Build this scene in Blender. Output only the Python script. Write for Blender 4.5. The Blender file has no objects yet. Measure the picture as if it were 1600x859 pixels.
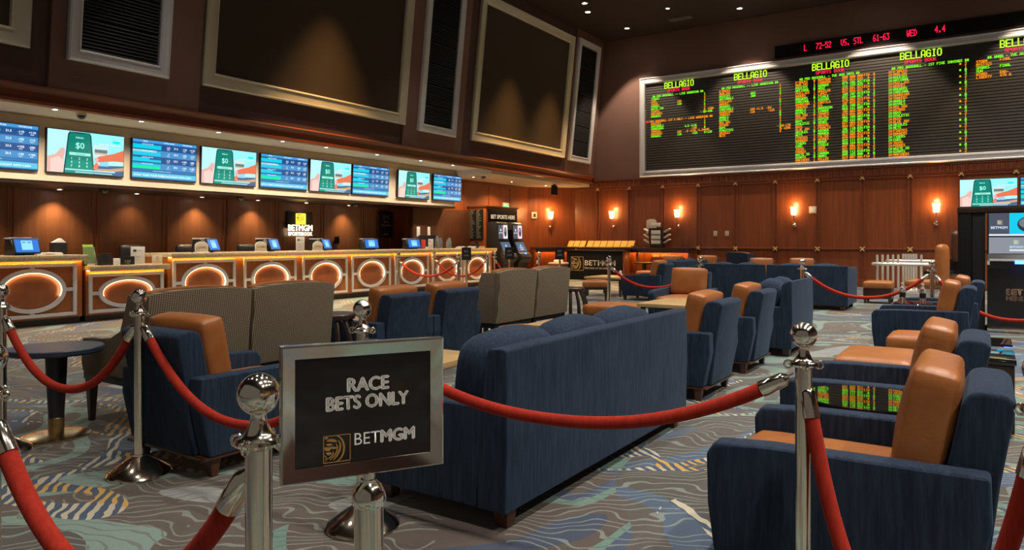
import bpy, bmesh, math, random
from mathutils import Vector, Matrix
random.seed(7)
SC = bpy.context.scene
COL = SC.collection
PI = math.pi
R = math.radians

# ------------------------------------------------------------------ camera, world, exposure
cam_d = bpy.data.cameras.new('camera'); cam = bpy.data.objects.new('camera', cam_d); COL.objects.link(cam)
cam.location = (0, 0, 1.3); cam.rotation_euler = (R(90), 0, R(33.45))
cam_d.sensor_width = 36; cam_d.lens = 1120 / 1600 * 36; cam_d.shift_y = -54.5 / 1600
cam_d.clip_start = 0.05; cam_d.clip_end = 200
SC.camera = cam
world = bpy.data.worlds.new('world'); SC.world = world; world.use_nodes = True
world.node_tree.nodes['Background'].inputs[0].default_value = (1.0, 0.86, 0.72, 1)
world.node_tree.nodes['Background'].inputs[1].default_value = 0.07
SC.view_settings.view_transform = 'Standard'; SC.view_settings.look = 'None'
SC.view_settings.exposure = 0.5; SC.view_settings.gamma = 1; SC.view_settings.use_curve_mapping = False
SC.cycles.use_denoising = True
SC.cycles.max_bounces = 7; SC.cycles.diffuse_bounces = 4; SC.cycles.glossy_bounces = 4
SC.cycles.sample_clamp_indirect = 4.0
P_MAIN = 190.0       # watts of one ceiling downlight
P_WALLWASH = 2300.0   # ceiling spots aimed along the big screens
P_SOFFIT = 110.0      # small downlights in the cream soffit
P_BACKBAR = 85.0     # spots over the wood wall behind the counter
P_ALCOVE = 170.0      # downlights in the alcove ceiling
E_LED = 30.0          # strip under the counter edge
E_RING = 7.0
E_SCONCE = 15.0
E_TV = 0.85

# ------------------------------------------------------------------ materials
def new_mat(name):
    m = bpy.data.materials.new(name); m.use_nodes = True
    nt = m.node_tree
    return m, nt, nt.nodes['Principled BSDF']
def setp(b, **k):
    for n, v in k.items():
        n = n.replace('_', ' ')
        b.inputs[n].default_value = v
def plain(name, col, rough=0.5, metal=0.0, spec=0.5, coat=0.0):
    m, nt, b = new_mat(name)
    setp(b, Base_Color=(*col, 1), Roughness=rough, Metallic=metal, Specular_IOR_Level=spec, Coat_Weight=coat)
    return m
_em = {}
def emis(col, s=1.0, name='glow'):
    k = (tuple(round(c, 3) for c in col), s, name)
    if k in _em: return _em[k]
    m, nt, b = new_mat(name)
    setp(b, Base_Color=(0.01, 0.01, 0.01, 1), Roughness=0.35, Emission_Color=(*col, 1), Emission_Strength=s)
    _em[k] = m
    return m
_pr = {}
def printed(col):
    k = tuple(round(c, 3) for c in col)
    if k not in _pr: _pr[k] = plain('print', col, 0.5)
    return _pr[k]
def ramp(nt, stops, interp='LINEAR'):
    r = nt.nodes.new('ShaderNodeValToRGB'); cr = r.color_ramp; cr.interpolation = interp
    while len(cr.elements) < len(stops): cr.elements.new(0.5)
    for e, (p, c) in zip(cr.elements, stops):
        e.position = p; e.color = (*c, 1)
    return r
def coords(nt, scale, kind='Object', rot=(0, 0, 0)):
    tc = nt.nodes.new('ShaderNodeTexCoord'); mp = nt.nodes.new('ShaderNodeMapping')
    mp.inputs['Scale'].default_value = scale; mp.inputs['Rotation'].default_value = rot
    nt.links.new(tc.outputs[kind], mp.inputs['Vector'])
    return mp.outputs['Vector']
def wcoords(nt, scale):
    g = nt.nodes.new('ShaderNodeNewGeometry'); mp = nt.nodes.new('ShaderNodeMapping')
    mp.inputs['Scale'].default_value = scale
    nt.links.new(g.outputs['Position'], mp.inputs['Vector'])
    return mp.outputs['Vector']
def noise(nt, vec, scale, detail=3, rough=0.5, dist=0.0):
    n = nt.nodes.new('ShaderNodeTexNoise')
    n.inputs['Scale'].default_value = scale; n.inputs['Detail'].default_value = detail
    n.inputs['Roughness'].default_value = rough; n.inputs['Distortion'].default_value = dist
    nt.links.new(vec, n.inputs['Vector'])
    return n
def math_(nt, op, a, b=None):
    n = nt.nodes.new('ShaderNodeMath'); n.operation = op
    for i, x in enumerate((a, b)):
        if x is None: continue
        if isinstance(x, (int, float)): n.inputs[i].default_value = x
        else: nt.links.new(x, n.inputs[i])
    return n.outputs[0]
def mix(nt, fac, a, b):
    n = nt.nodes.new('ShaderNodeMix'); n.data_type = 'RGBA'
    for s, x in ((0, fac), (6, a), (7, b)):
        if isinstance(x, (int, float)): n.inputs[s].default_value = x
        elif isinstance(x, tuple): n.inputs[s].default_value = (*x, 1)
        else: nt.links.new(x, n.inputs[s])
    return n.outputs[2]
def bump(nt, b, h, strength=0.3, dist=0.01):
    n = nt.nodes.new('ShaderNodeBump'); n.inputs['Strength'].default_value = strength; n.inputs['Distance'].default_value = dist
    nt.links.new(h, n.inputs['Height']); nt.links.new(n.outputs[0], b.inputs['Normal'])
def wood(name, c1, c2, scale=(9, 9, 0.5), rough=0.35, coat=0.25, world_space=False):
    m, nt, b = new_mat(name)
    v = wcoords(nt, scale) if world_space else coords(nt, scale)
    n = noise(nt, v, 2.2, 5, 0.6, 0.7)
    r = ramp(nt, [(0.3, c1), (0.7, c2)])
    nt.links.new(n.outputs[0], r.inputs[0]); nt.links.new(r.outputs[0], b.inputs['Base Color'])
    setp(b, Roughness=rough, Coat_Weight=coat, Coat_Roughness=0.25)
    return m
def chenille(name, c1, c2):
    m, nt, b = new_mat(name)
    n = noise(nt, coords(nt, (60, 60, 5)), 1.0, 4, 0.65)
    n2 = noise(nt, coords(nt, (3, 3, 3)), 1.0, 2)
    f = math_(nt, 'ADD', math_(nt, 'MULTIPLY', n.outputs[0], 0.7), math_(nt, 'MULTIPLY', n2.outputs[0], 0.3))
    r = ramp(nt, [(0.35, c1), (0.68, c2)])
    nt.links.new(f, r.inputs[0]); nt.links.new(r.outputs[0], b.inputs['Base Color'])
    setp(b, Roughness=0.9, Specular_IOR_Level=0.2, Sheen_Weight=0.10, Sheen_Roughness=0.5, Sheen_Tint=(0.4, 0.6, 0.9, 1))
    bump(nt, b, n.outputs[0], 0.35, 0.004)
    return m
def leather(name, c1, c2, rough=0.38):
    m, nt, b = new_mat(name)
    n = noise(nt, coords(nt, (1, 1, 1)), 6, 3)
    r = ramp(nt, [(0.3, c1), (0.7, c2)])
    nt.links.new(n.outputs[0], r.inputs[0]); nt.links.new(r.outputs[0], b.inputs['Base Color'])
    n2 = noise(nt, coords(nt, (1, 1, 1)), 14, 4, 0.6, 0.5)
    bump(nt, b, n2.outputs[0], 0.25, 0.01)
    setp(b, Roughness=rough, Specular_IOR_Level=0.5)
    return m
def woven(name):
    m, nt, b = new_mat(name)
    v = coords(nt, (1, 1, 1))
    w = nt.nodes.new('ShaderNodeTexWave'); w.inputs['Scale'].default_value = 28; w.bands_direction = 'Z'
    nt.links.new(v, w.inputs['Vector'])
    w2 = nt.nodes.new('ShaderNodeTexWave'); w2.inputs['Scale'].default_value = 28; w2.bands_direction = 'DIAGONAL'
    v2 = coords(nt, (1.4, 1.4, 0.05)); nt.links.new(v2, w2.inputs['Vector'])
    f = math_(nt, 'MULTIPLY', w.outputs['Fac'], w2.outputs['Fac'])
    r = ramp(nt, [(0.12, (0.10, 0.080, 0.055)), (0.6, (0.42, 0.35, 0.245))])
    nt.links.new(f, r.inputs[0]); nt.links.new(r.outputs[0], b.inputs['Base Color'])
    bump(nt, b, f, 0.4, 0.004)
    setp(b, Roughness=0.85, Specular_IOR_Level=0.25)
    return m
def steel(name, col=(0.82, 0.73, 0.60), rough=0.15):
    m, nt, b = new_mat(name)
    n = noise(nt, coords(nt, (25, 25, 0.6)), 3, 3)
    rr = nt.nodes.new('ShaderNodeMapRange'); rr.inputs[3].default_value = rough * 0.92; rr.inputs[4].default_value = rough * 1.12
    nt.links.new(n.outputs[0], rr.inputs[0]); nt.links.new(rr.outputs[0], b.inputs['Roughness'])
    setp(b, Base_Color=(*col, 1), Metallic=1.0)
    return m
def stone(name):
    m, nt, b = new_mat(name)
    n = noise(nt, coords(nt, (1, 1, 1)), 45, 5, 0.75)
    r = ramp(nt, [(0.3, (0.26, 0.165, 0.08)), (0.48, (0.60, 0.45, 0.25)), (0.7, (0.78, 0.63, 0.42))])
    nt.links.new(n.outputs[0], r.inputs[0]); nt.links.new(r.outputs[0], b.inputs['Base Color'])
    setp(b, Roughness=0.25)
    return m
def paint(name, c1, rough=0.75):
    m, nt, b = new_mat(name)
    n = noise(nt, wcoords(nt, (1, 1, 1)), 1.3, 3)
    r = ramp(nt, [(0.2, tuple(c * 0.92 for c in c1)), (0.8, tuple(min(1, c * 1.08) for c in c1))])
    nt.links.new(n.outputs[0], r.inputs[0]); nt.links.new(r.outputs[0], b.inputs['Base Color'])
    setp(b, Roughness=rough, Specular_IOR_Level=0.3)
    return m
def carpet_mat():
    m, nt, b = new_mat('carpet')
    v = wcoords(nt, (0.75, 1.0, 1))
    big = noise(nt, v, 0.62, 1.5, 0.4, 1.3)
    big2 = noise(nt, wcoords(nt, (1.0, 0.7, 1)), 0.5, 1.5, 0.4, 1.6)
    cA = ramp(nt, [(0.0, (0.030, 0.050, 0.095)), (0.36, (0.082, 0.062, 0.050)), (0.45, (0.12, 0.23, 0.19)), (0.50, (0.045, 0.075, 0.135)),
                   (0.555, (0.100, 0.078, 0.062)), (0.63, (0.17, 0.28, 0.24)), (0.69, (0.060, 0.056, 0.052))], 'CONSTANT')
    cB = ramp(nt, [(0.0, (0.080, 0.070, 0.062)), (0.40, (0.055, 0.095, 0.16)), (0.46, (0.068, 0.062, 0.054)), (0.53, (0.19, 0.29, 0.25)), (0.575, (0.090, 0.071, 0.057)), (0.68, (0.27, 0.29, 0.28))], 'CONSTANT')
    nt.links.new(big.outputs[0], cA.inputs[0]); nt.links.new(big2.outputs[0], cB.inputs[0])
    sel = math_(nt, 'GREATER_THAN', noise(nt, v, 0.45, 1, 0.3, 1.0).outputs[0], 0.5)
    base = mix(nt, sel, cA.outputs[0], cB.outputs[0])
    # squiggly contour lines
    def squig(scale, dist, ds, rot):
        w = nt.nodes.new('ShaderNodeTexWave'); w.bands_direction = 'Y'; w.inputs['Scale'].default_value = scale
        w.inputs['Distortion'].default_value = dist; w.inputs['Detail'].default_value = 1.5; w.inputs['Detail Scale'].default_value = ds; w.inputs['Detail Roughness'].default_value = 0.45
        g = nt.nodes.new('ShaderNodeNewGeometry'); mp = nt.nodes.new('ShaderNodeMapping'); mp.inputs['Rotation'].default_value = (0, 0, rot)
        nt.links.new(g.outputs['Position'], mp.inputs['Vector']); nt.links.new(mp.outputs[0], w.inputs['Vector'])
        return w.outputs['Fac']
    line = math_(nt, 'GREATER_THAN', squig(4.4, 24.0, 0.62, -0.55), 0.91)
    onoff = math_(nt, 'GREATER_THAN', noise(nt, v, 0.8, 1.5, 0.4, 1.0).outputs[0], 0.42)
    bw = nt.nodes.new('ShaderNodeRGBToBW'); nt.links.new(base, bw.inputs[0])
    lum = math_(nt, 'LESS_THAN', bw.outputs[0], 0.13)
    lcol = mix(nt, lum, (0.10, 0.09, 0.07), (0.27, 0.34, 0.29))
    c2 = mix(nt, math_(nt, 'MULTIPLY', math_(nt, 'MULTIPLY', line, onoff), 0.55), base, lcol)
    # golden and pale dashed streaks along the edges of the patches
    def near(x, v0, w): return math_(nt, 'LESS_THAN', math_(nt, 'ABSOLUTE', math_(nt, 'SUBTRACT', x, v0)), w)
    gate = math_(nt, 'GREATER_THAN', noise(nt, v, 0.6, 1, 0.3, 0.5).outputs[0], 0.48)
    band = math_(nt, 'MULTIPLY', near(big.outputs[0], 0.505, 0.014), gate)
    band2 = math_(nt, 'MULTIPLY', near(big2.outputs[0], 0.465, 0.012), gate)
    dash = math_(nt, 'GREATER_THAN', squig(5.5, 5.0, 1.2, 0.7), 0.55)
    both = math_(nt, 'MAXIMUM', band, band2)
    c3 = mix(nt, both, c2, (0.035, 0.07, 0.13))
    tint = mix(nt, math_(nt, 'GREATER_THAN', noise(nt, v, 2.2, 1).outputs[0], 0.52), (0.50, 0.46, 0.33), (0.55, 0.33, 0.06))
    c4 = mix(nt, math_(nt, 'MULTIPLY', both, dash), c3, tint)
    fine = noise(nt, wcoords(nt, (1, 1, 1)), 220, 2)
    r = nt.nodes.new('ShaderNodeMapRange'); r.inputs[3].default_value = 0.75; r.inputs[4].default_value = 1.2
    nt.links.new(fine.outputs[0], r.inputs[0])
    hs = nt.nodes.new('ShaderNodeHueSaturation'); nt.links.new(r.outputs[0], hs.inputs['Value']); nt.links.new(c4, hs.inputs['Color'])
    nt.links.new(hs.outputs[0], b.inputs['Base Color'])
    bump(nt, b, fine.outputs[0], 0.4, 0.003)
    setp(b, Roughness=0.85, Specular_IOR_Level=0.25, Sheen_Weight=0.35)
    return m

M = {}
M['carpet'] = carpet_mat()
M['wood'] = wood('mahogany', (0.175, 0.041, 0.012), (0.27, 0.070, 0.019), (7, 7, 0.35), 0.38, 0.3, True)
M['wood_bar'] = wood('bar_wood', (0.120, 0.050, 0.031), (0.180, 0.078, 0.042), (7, 7, 0.35), 0.4, 0.25, True)
M['wood_front'] = wood('counter_wood', (0.36, 0.110, 0.028), (0.45, 0.145, 0.040), (5, 5, 0.6), 0.45, 0.1, True)
M['wood_dark'] = wood('dark_wood', (0.022, 0.012, 0.009), (0.045, 0.022, 0.014), (8, 8, 0.6), 0.35, 0.2)
M['trim_wood'] = wood('trim_wood', (0.17, 0.040, 0.015), (0.24, 0.060, 0.020), (2, 0.4, 6), 0.35, 0.3, True)
M['leg_wood'] = wood('leg_wood', (0.055, 0.02, 0.01), (0.10, 0.035, 0.016), (8, 8, 1), 0.4, 0.2)
M['oak'] = wood('light_oak', (0.50, 0.33, 0.14), (0.62, 0.43, 0.20), (1.2, 12, 12), 0.35, 0.2)
M['blue'] = chenille('blue_chenille', (0.010, 0.0185, 0.036), (0.030, 0.050, 0.088))
M['tan'] = leather('tan_leather', (0.32, 0.108, 0.028), (0.40, 0.145, 0.040))
M['tan_pad'] = leather('pad_leather', (0.36, 0.105, 0.034), (0.44, 0.135, 0.045), 0.5)
M['woven'] = woven('woven_cloth')
M['steel'] = steel('brushed_steel')
M['chrome'] = steel('polished_chrome', (0.90, 0.84, 0.74), 0.11)
M['brass'] = steel('aged_brass', (0.62, 0.46, 0.24), 0.25)
M['rope'] = chenille('red_velvet', (0.31, 0.018, 0.010), (0.45, 0.036, 0.018))
M['rope'].node_tree.nodes['Principled BSDF'].inputs['Sheen Tint'].default_value = (1, 0.35, 0.25, 1)
M['stone'] = stone('granite')
M['cream'] = paint('cream_paint', (0.66, 0.55, 0.41))
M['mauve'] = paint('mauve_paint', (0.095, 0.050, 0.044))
M['mauve_light'] = paint('mauve_lit_paint', (0.20, 0.108, 0.086))  # same mauve raised in tone: light on the pilasters put into the colour
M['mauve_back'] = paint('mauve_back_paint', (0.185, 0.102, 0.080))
M['ceiling'] = paint('ceiling_paint', (0.045, 0.030, 0.026))
M['silver'] = plain('silver_paint', (0.74, 0.73, 0.75), 0.4, 0.3)
M['pale_metal'] = plain('pale_metal', (0.78, 0.74, 0.66), 0.3, 0.5)
M['champagne'] = plain('champagne_paint', (0.66, 0.60, 0.46), 0.38, 0.4)
M['white_frame'] = plain('white_lacquer', (0.84, 0.83, 0.85), 0.4)
M['black'] = plain('black_plastic', (0.012, 0.012, 0.014), 0.4)
M['poster_black'] = plain('poster_black', (0.008, 0.008, 0.009), 0.4, 0, 0.2)
M['black_gloss'] = plain('black_gloss', (0.006, 0.006, 0.007), 0.012, 0, 0.6, 0.6)
M['black_matte'] = plain('black_matte', (0.008, 0.008, 0.009), 0.75, 0, 0.15)
M['navy_gloss'] = plain('navy_plastic', (0.012, 0.016, 0.05), 0.25)
M['table_blue'] = plain('table_laminate', (0.03, 0.04, 0.07), 0.3)
M['screen_cloth'] = plain('screen_cloth', (0.062, 0.045, 0.032), 0.8, 0, 0.1)
M['louver'] = plain('louver_black', (0.030, 0.030, 0.028), 0.45)
M['slat'] = plain('board_slat', (0.046, 0.041, 0.035), 0.4)
M['gold'] = plain('gold_rosette', (0.95, 0.66, 0.28), 0.35, 0.45)
M['paper'] = plain('paper', (0.75, 0.73, 0.68), 0.7)
M['cardcream'] = plain('cream_card', (0.66, 0.58, 0.44), 0.6)
M['amber_card'] = plain('amber_slips', (0.78, 0.42, 0.06), 0.55)
M['green_card'] = plain('green_card', (0.34, 0.55, 0.06), 0.5)
M['red_card'] = plain('red_card', (0.6, 0.06, 0.04), 0.5)
def glass_mat(name, col):
    m, nt, b = new_mat(name); setp(b, Base_Color=(*col, 1), Roughness=0.05, Transmission_Weight=0.92, IOR=1.35); return m
M['glass'] = glass_mat('clear_glass', (0.9, 0.95, 0.93))
M['grill'] = plain('grey_metal', (0.2, 0.2, 0.21), 0.4, 0.6)

# ------------------------------------------------------------------ mesh building
class MB:
    def __init__(s, T=None):
        s.v = []; s.f = []; s.mi = []; s.T = T
    def add(s, vs, fs, X=None, mi=0):
        o = len(s.v)
        for p in vs:
            p = Vector(p)
            if X is not None: p = X @ p
            if s.T is not None: p = s.T @ p
            s.v.append(p)
        for f in fs:
            s.f.append([i + o for i in f]); s.mi.append(mi)
        return s
    def _bm(s, bm, X=None, mi=0, bev=0, seg=2, ang=30):
        bmesh.ops.recalc_face_normals(bm, faces=bm.faces)
        if bev > 0:
            es = [e for e in bm.edges if len(e.link_faces) == 2 and e.calc_face_angle(0) > R(ang)]
            bmesh.ops.bevel(bm, geom=es, offset=bev, segments=seg, affect='EDGES', profile=0.6, clamp_overlap=True)
        bm.verts.index_update()
        s.add([v.co.copy() for v in bm.verts], [[v.index for v in f.verts] for f in bm.faces], X, mi)
        bm.free(); return s
    def box(s, x0, x1, y0, y1, z0, z1, bev=0, X=None, mi=0, seg=2):
        vs = [(x, y, z) for z in (z0, z1) for y in (y0, y1) for x in (x0, x1)]
        fs = [(0, 2, 3, 1), (4, 5, 7, 6), (0, 1, 5, 4), (2, 6, 7, 3), (0, 4, 6, 2), (1, 3, 7, 5)]
        if not bev: return s.add(vs, fs, X, mi)
        bm = bmesh.new(); b = [bm.verts.new(v) for v in vs]
        for f in fs: bm.faces.new([b[i] for i in f])
        return s._bm(bm, X, mi, bev, seg)
    def prism(s, poly, a0, a1, ax='z', bev=0, X=None, mi=0, seg=2, ang=30):
        def mk(p, a):
            return {'x': (a, p[0], p[1]), 'y': (p[0], a, p[1]), 'z': (p[0], p[1], a)}[ax]
        n = len(poly)
        vs = [mk(p, a0) for p in poly] + [mk(p, a1) for p in poly]
        fs = [list(range(n)), list(range(n, 2 * n))[::-1]] + [[i, i + n, (i + 1) % n + n, (i + 1) % n] for i in range(n)]
        bm = bmesh.new(); b = [bm.verts.new(v) for v in vs]
        for f in fs: bm.faces.new([b[i] for i in f])
        return s._bm(bm, X, mi, bev, seg, ang)
    def taper(s, c, a, b, z0, z1, X=None, mi=0, bev=0.004):
        # square post: half size a at z0, b at z1
        vs = [(c[0] + sx * h, c[1] + sy * h, z) for z, h in ((z0, a), (z1, b)) for sy in (-1, 1) for sx in (-1, 1)]
        fs = [(0, 2, 3, 1), (4, 5, 7, 6), (0, 1, 5, 4), (2, 6, 7, 3), (0, 4, 6, 2), (1, 3, 7, 5)]
        bm = bmesh.new(); q = [bm.verts.new(v) for v in vs]
        for f in fs: bm.faces.new([q[i] for i in f])
        return s._bm(bm, X, mi, bev, 1)
    def lathe(s, prof, c=(0, 0, 0), n=24, X=None, mi=0, sx=1, sy=1):
        vs = []; fs = []
        m = len(prof)
        for k in range(n):
            a = 2 * PI * k / n
            for r, z in prof: vs.append((c[0] + r * math.cos(a) * sx, c[1] + r * math.sin(a) * sy, c[2] + z))
        for k in range(n):
            q = (k + 1) % n
            for j in range(m - 1): fs.append([k * m + j, q * m + j, q * m + j + 1, k * m + j + 1])
        if prof[0][0] > 1e-6: fs.append([k * m for k in range(n)][::-1])
        if prof[-1][0] > 1e-6: fs.append([k * m + m - 1 for k in range(n)])
        return s.add(vs, fs, X, mi)
    def tube(s, pts, r, n=10, X=None, mi=0, closed=False):
        pts = [Vector(p) for p in pts]; N = len(pts)
        vs = []; fs = []
        up = None
        for i, p in enumerate(pts):
            if closed: t = pts[(i + 1) % N] - pts[i - 1]
            else: t = pts[min(i + 1, N - 1)] - pts[max(i - 1, 0)]
            t.normalize()
            if up is None:
                up = Vector((0, 0, 1)) if abs(t.z) < 0.9 else Vector((1, 0, 0))
            a = t.cross(up); a.normalize(); up = a.cross(t); up.normalize()
            rr = r[i] if isinstance(r, (list, tuple)) else r
            for k in range(n):
                th = 2 * PI * k / n
                vs.append(p + a * math.cos(th) * rr + up * math.sin(th) * rr)
        M_ = N if closed else N - 1
        for i in range(M_):
            j = (i + 1) % N
            for k in range(n):
                q = (k + 1) % n
                fs.append([i * n + k, i * n + q, j * n + q, j * n + k])
        if not closed:
            fs.append(list(range(n))[::-1]); fs.append([(N - 1) * n + k for k in range(n)])
        return s.add(vs, fs, X, mi)
    def pad(s, c, size, r=0.05, puff=(0, 0, 0), X=None, mi=0, n=8, sag=0.0):
        bm = bmesh.new(); bmesh.ops.create_cube(bm, size=2)
        bmesh.ops.subdivide_edges(bm, edges=bm.edges[:], cuts=n - 1, use_grid_fill=True)
        h = [x / 2 for x in size]
        for v in bm.verts:
            q = [math.sin(max(-1, min(1, x)) * PI / 2) for x in v.co]
            p = Vector([q[i] * h[i] for i in range(3)])
            inn = Vector([max(-(h[i] - r), min(h[i] - r, p[i])) for i in range(3)])
            d = p - inn
            if d.length > 1e-6: p = inn + d.normalized() * r
            w = [1 - x * x for x in q]
            p.x += math.copysign(1, q[0]) * puff[0] * w[1] * w[2] * abs(q[0])
            p.y += math.copysign(1, q[1]) * puff[1] * w[0] * w[2] * abs(q[1])
            p.z += math.copysign(1, q[2]) * puff[2] * w[0] * w[1] * abs(q[2])
            if sag: p.z -= sag * (1 - w[0]) * (q[2] > 0.3)
            v.co = p + Vector(c)
        return s._bm(bm, X, mi)
    def build(s, name, mats, parent=None, label=None, smooth=35, kind=None):
        me = bpy.data.meshes.new(name)
        me.from_pydata([tuple(v) for v in s.v], [], s.f)
        mats = mats if isinstance(mats, (list, tuple)) else [mats]
        for m in mats: me.materials.append(M[m] if isinstance(m, str) else m)
        if len(mats) > 1: me.polygons.foreach_set('material_index', s.mi)
        me.polygons.foreach_set('use_smooth', [True] * len(me.polygons))
        me.update()
        if smooth: me.set_sharp_from_angle(angle=R(smooth))
        o = bpy.data.objects.new(name, me); COL.objects.link(o)
        if parent: o.parent = parent
        if label: o['label'] = label
        if kind: o['kind'] = kind
        return o
def thing(name, label, cat, loc=(0, 0, 0), rz=0, group=None):
    o = bpy.data.objects.new(name, None); o.empty_display_size = 0.1; COL.objects.link(o)
    o.location = loc; o.rotation_euler = (0, 0, R(rz))
    return tag(o, label, cat, group)
def tag(o, label, cat, group=None):
    o['label'] = label; o['category'] = cat
    if group: o['group'] = group
    return o
def copy_tree(o, loc=None, rz=None, label=None, parent=None):
    c = o.copy(); COL.objects.link(c)
    if parent: c.parent = parent
    if loc is not None: c.location = loc
    if rz is not None: c.rotation_euler = (0, 0, R(rz))
    if label: c['label'] = label
    for ch in list(o.children): copy_tree(ch, parent=c)
    return c
def frame_m(o, x, y):
    x = Vector(x).normalized(); y = Vector(y).normalized(); z = x.cross(y)
    m = Matrix.Identity(4)
    for i in range(3): m[i][0] = x[i]; m[i][1] = y[i]; m[i][2] = z[i]; m[i][3] = o[i]
    return m
def face_px(o): return frame_m(o, (0, 1, 0), (0, 0, 1))     # flat drawing that faces +X
def face_my(o): return frame_m(o, (1, 0, 0), (0, 0, 1))     # flat drawing that faces -Y
def spot(parent, loc, aim, power, angle, blend=0.5, col=(1, 0.78, 0.55), rad=0.05):
    l = bpy.data.lights.new('lamp_light', 'SPOT'); l.energy = power; l.spot_size = R(angle); l.spot_blend = blend
    l.color = col; l.shadow_soft_size = rad
    o = bpy.data.objects.new('lamp_light', l); COL.objects.link(o)
    o.location = loc; d = Vector(aim) - Vector(loc)
    o.rotation_euler = d.to_track_quat('-Z', 'Y').to_euler()
    if parent: o.parent = parent
    return o

# ---- flat drawings: text, pixel lettering, pictures
_tc = {}
def text_geo(s, bold):
    k = (s, bold)
    if k in _tc: return _tc[k]
    cu = bpy.data.curves.new('t', 'FONT'); cu.body = s; cu.size = 1; cu.resolution_u = 3; cu.offset = bold
    o = bpy.data.objects.new('t', cu); COL.objects.link(o)
    dg = bpy.context.evaluated_depsgraph_get(); me = bpy.data.meshes.new_from_object(o.evaluated_get(dg))
    vs = [v.co.copy() for v in me.vertices]; fs = [list(p.vertices) for p in me.polygons]
    bpy.data.objects.remove(o); bpy.data.curves.remove(cu); bpy.data.meshes.remove(me)
    _tc[k] = (vs, fs); return _tc[k]
FONT = {}
def _font():
    raw = {'0': '3e5149453e', '1': '00427f4000', '2': '4261514946', '3': '2141454b31', '4': '1814127f10', '5': '2745454539', '6': '3c4a494930',
           '7': '0171090503', '8': '3649494936', '9': '064949291e', 'A': '7e1111117e', 'B': '7f49494936', 'C': '3e41414122', 'D': '7f4141221c',
           'E': '7f49494941', 'F': '7f09090901', 'G': '3e4149497a', 'H': '7f0808087f', 'I': '00417f4100', 'J': '2040413f01', 'K': '7f08142241',
           'L': '7f40404040', 'M': '7f020c027f', 'N': '7f0408107f', 'O': '3e4141413e', 'P': '7f09090906', 'Q': '3e4151215e', 'R': '7f09192946',
           'S': '4649494931', 'T': '01017f0101', 'U': '3f4040403f', 'V': '1f2040201f', 'W': '3f4038403f', 'X': '6314081463', 'Y': '0708700807',
           'Z': '6151494543', '-': '0808080808', '.': '0060600000', "'": '0000070000', '+': '08083e0808', '#': '147f147f14', '@': '1c3e3e3e1c', '/': '2010080402'}
    for ch, h in raw.items(): FONT[ch] = [int(h[i:i + 2], 16) for i in range(0, 10, 2)]
_font()
class Canvas:
    """collects flat coloured shapes on a plane; layers are a millimetre or two apart"""
    def __init__(s, X, step=0.0015, matfn=None):
        s.b = MB(); s.X = X; s.step = step; s.m = []; s.fn = matfn or (lambda c: emis(c, E_TV, 'screen_glow'))
    def idx(s, col):
        m = col if not isinstance(col, tuple) else s.fn(col)
        if m not in s.m: s.m.append(m)
        return s.m.index(m)
    def poly(s, pts, col, L=1):
        s.b.add([(x, y, L * s.step) for x, y in pts], [list(range(len(pts)))], s.X, s.idx(col))
    def rect(s, x0, y0, x1, y1, col, L=1): s.poly([(x0, y0), (x1, y0), (x1, y1), (x0, y1)], col, L)
    def ell(s, x, y, a, b, col, L=1, n=20): s.poly([(x + a * math.cos(2 * PI * k / n), y + b * math.sin(2 * PI * k / n)) for k in range(n)], col, L)
    def band(s, pts, w, col, L=1):
        n = len(pts)
        for i in range(n - 1):
            (x0, y0), (x1, y1) = pts[i], pts[i + 1]
            d = math.hypot(x1 - x0, y1 - y0) or 1; nx, ny = -(y1 - y0) / d, (x1 - x0) / d
            w0 = (w[i] if isinstance(w, list) else w) / 2; w1 = (w[i + 1] if isinstance(w, list) else w) / 2
            s.poly([(x0 + nx * w0, y0 + ny * w0), (x0 - nx * w0, y0 - ny * w0), (x1 - nx * w1, y1 - ny * w1), (x1 + nx * w1, y1 + ny * w1)], col, L)
    def text(s, t, x, y, size, col, L=2, bold=0.0, align='c', width=None):
        if bold:
            for dx, dy in ((-1, 0), (1, 0), (0, 1), (0, -1), (0, 0)): s.text(t, x + dx * bold * size * .55, y + dy * bold * size * .4, size, col, L, 0, align, width)
            return
        vs, fs = text_geo(t, bold)
        if not vs: return
        x0 = min(v.x for v in vs); x1 = max(v.x for v in vs)
        kx = size if width is None else width / (x1 - x0)
        off = {'c': -(x0 + x1) / 2, 'l': -x0, 'r': -x1}[align]
        s.b.add([(x + (v.x + off) * kx, y + v.y * size, L * s.step) for v in vs], fs, s.X, s.idx(col))
    def led(s, t, x, y, pw, ph, col, L=1, bold=False):
        """5x7 dot lettering; x,y is the top left, pw/ph one dot"""
        mi = s.idx(col)
        for ci, ch in enumerate(t):
            g = FONT.get(ch)
            if not g: continue
            for row in range(7):
                on = [(g[c] >> row) & 1 for c in range(5)]
                c = 0
                while c < 5:
                    if on[c]:
                        e = c
                        while e < 5 and on[e]: e += 1
                        xa = x + (ci * 6 + c) * pw; xb = x + (ci * 6 + e + (0.45 if bold else -0.12)) * pw
                        ya = y - row * ph; yb = ya - ph * 0.82
                        s.b.add([(xa, yb, L * s.step), (xb, yb, L * s.step), (xb, ya, L * s.step), (xa, ya, L * s.step)], [[0, 1, 2, 3]], s.X, mi)
                        c = e
                    else: c += 1
    def build(s, name, parent=None, label=None): return s.b.build(name, s.m, parent, label, smooth=0)

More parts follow.
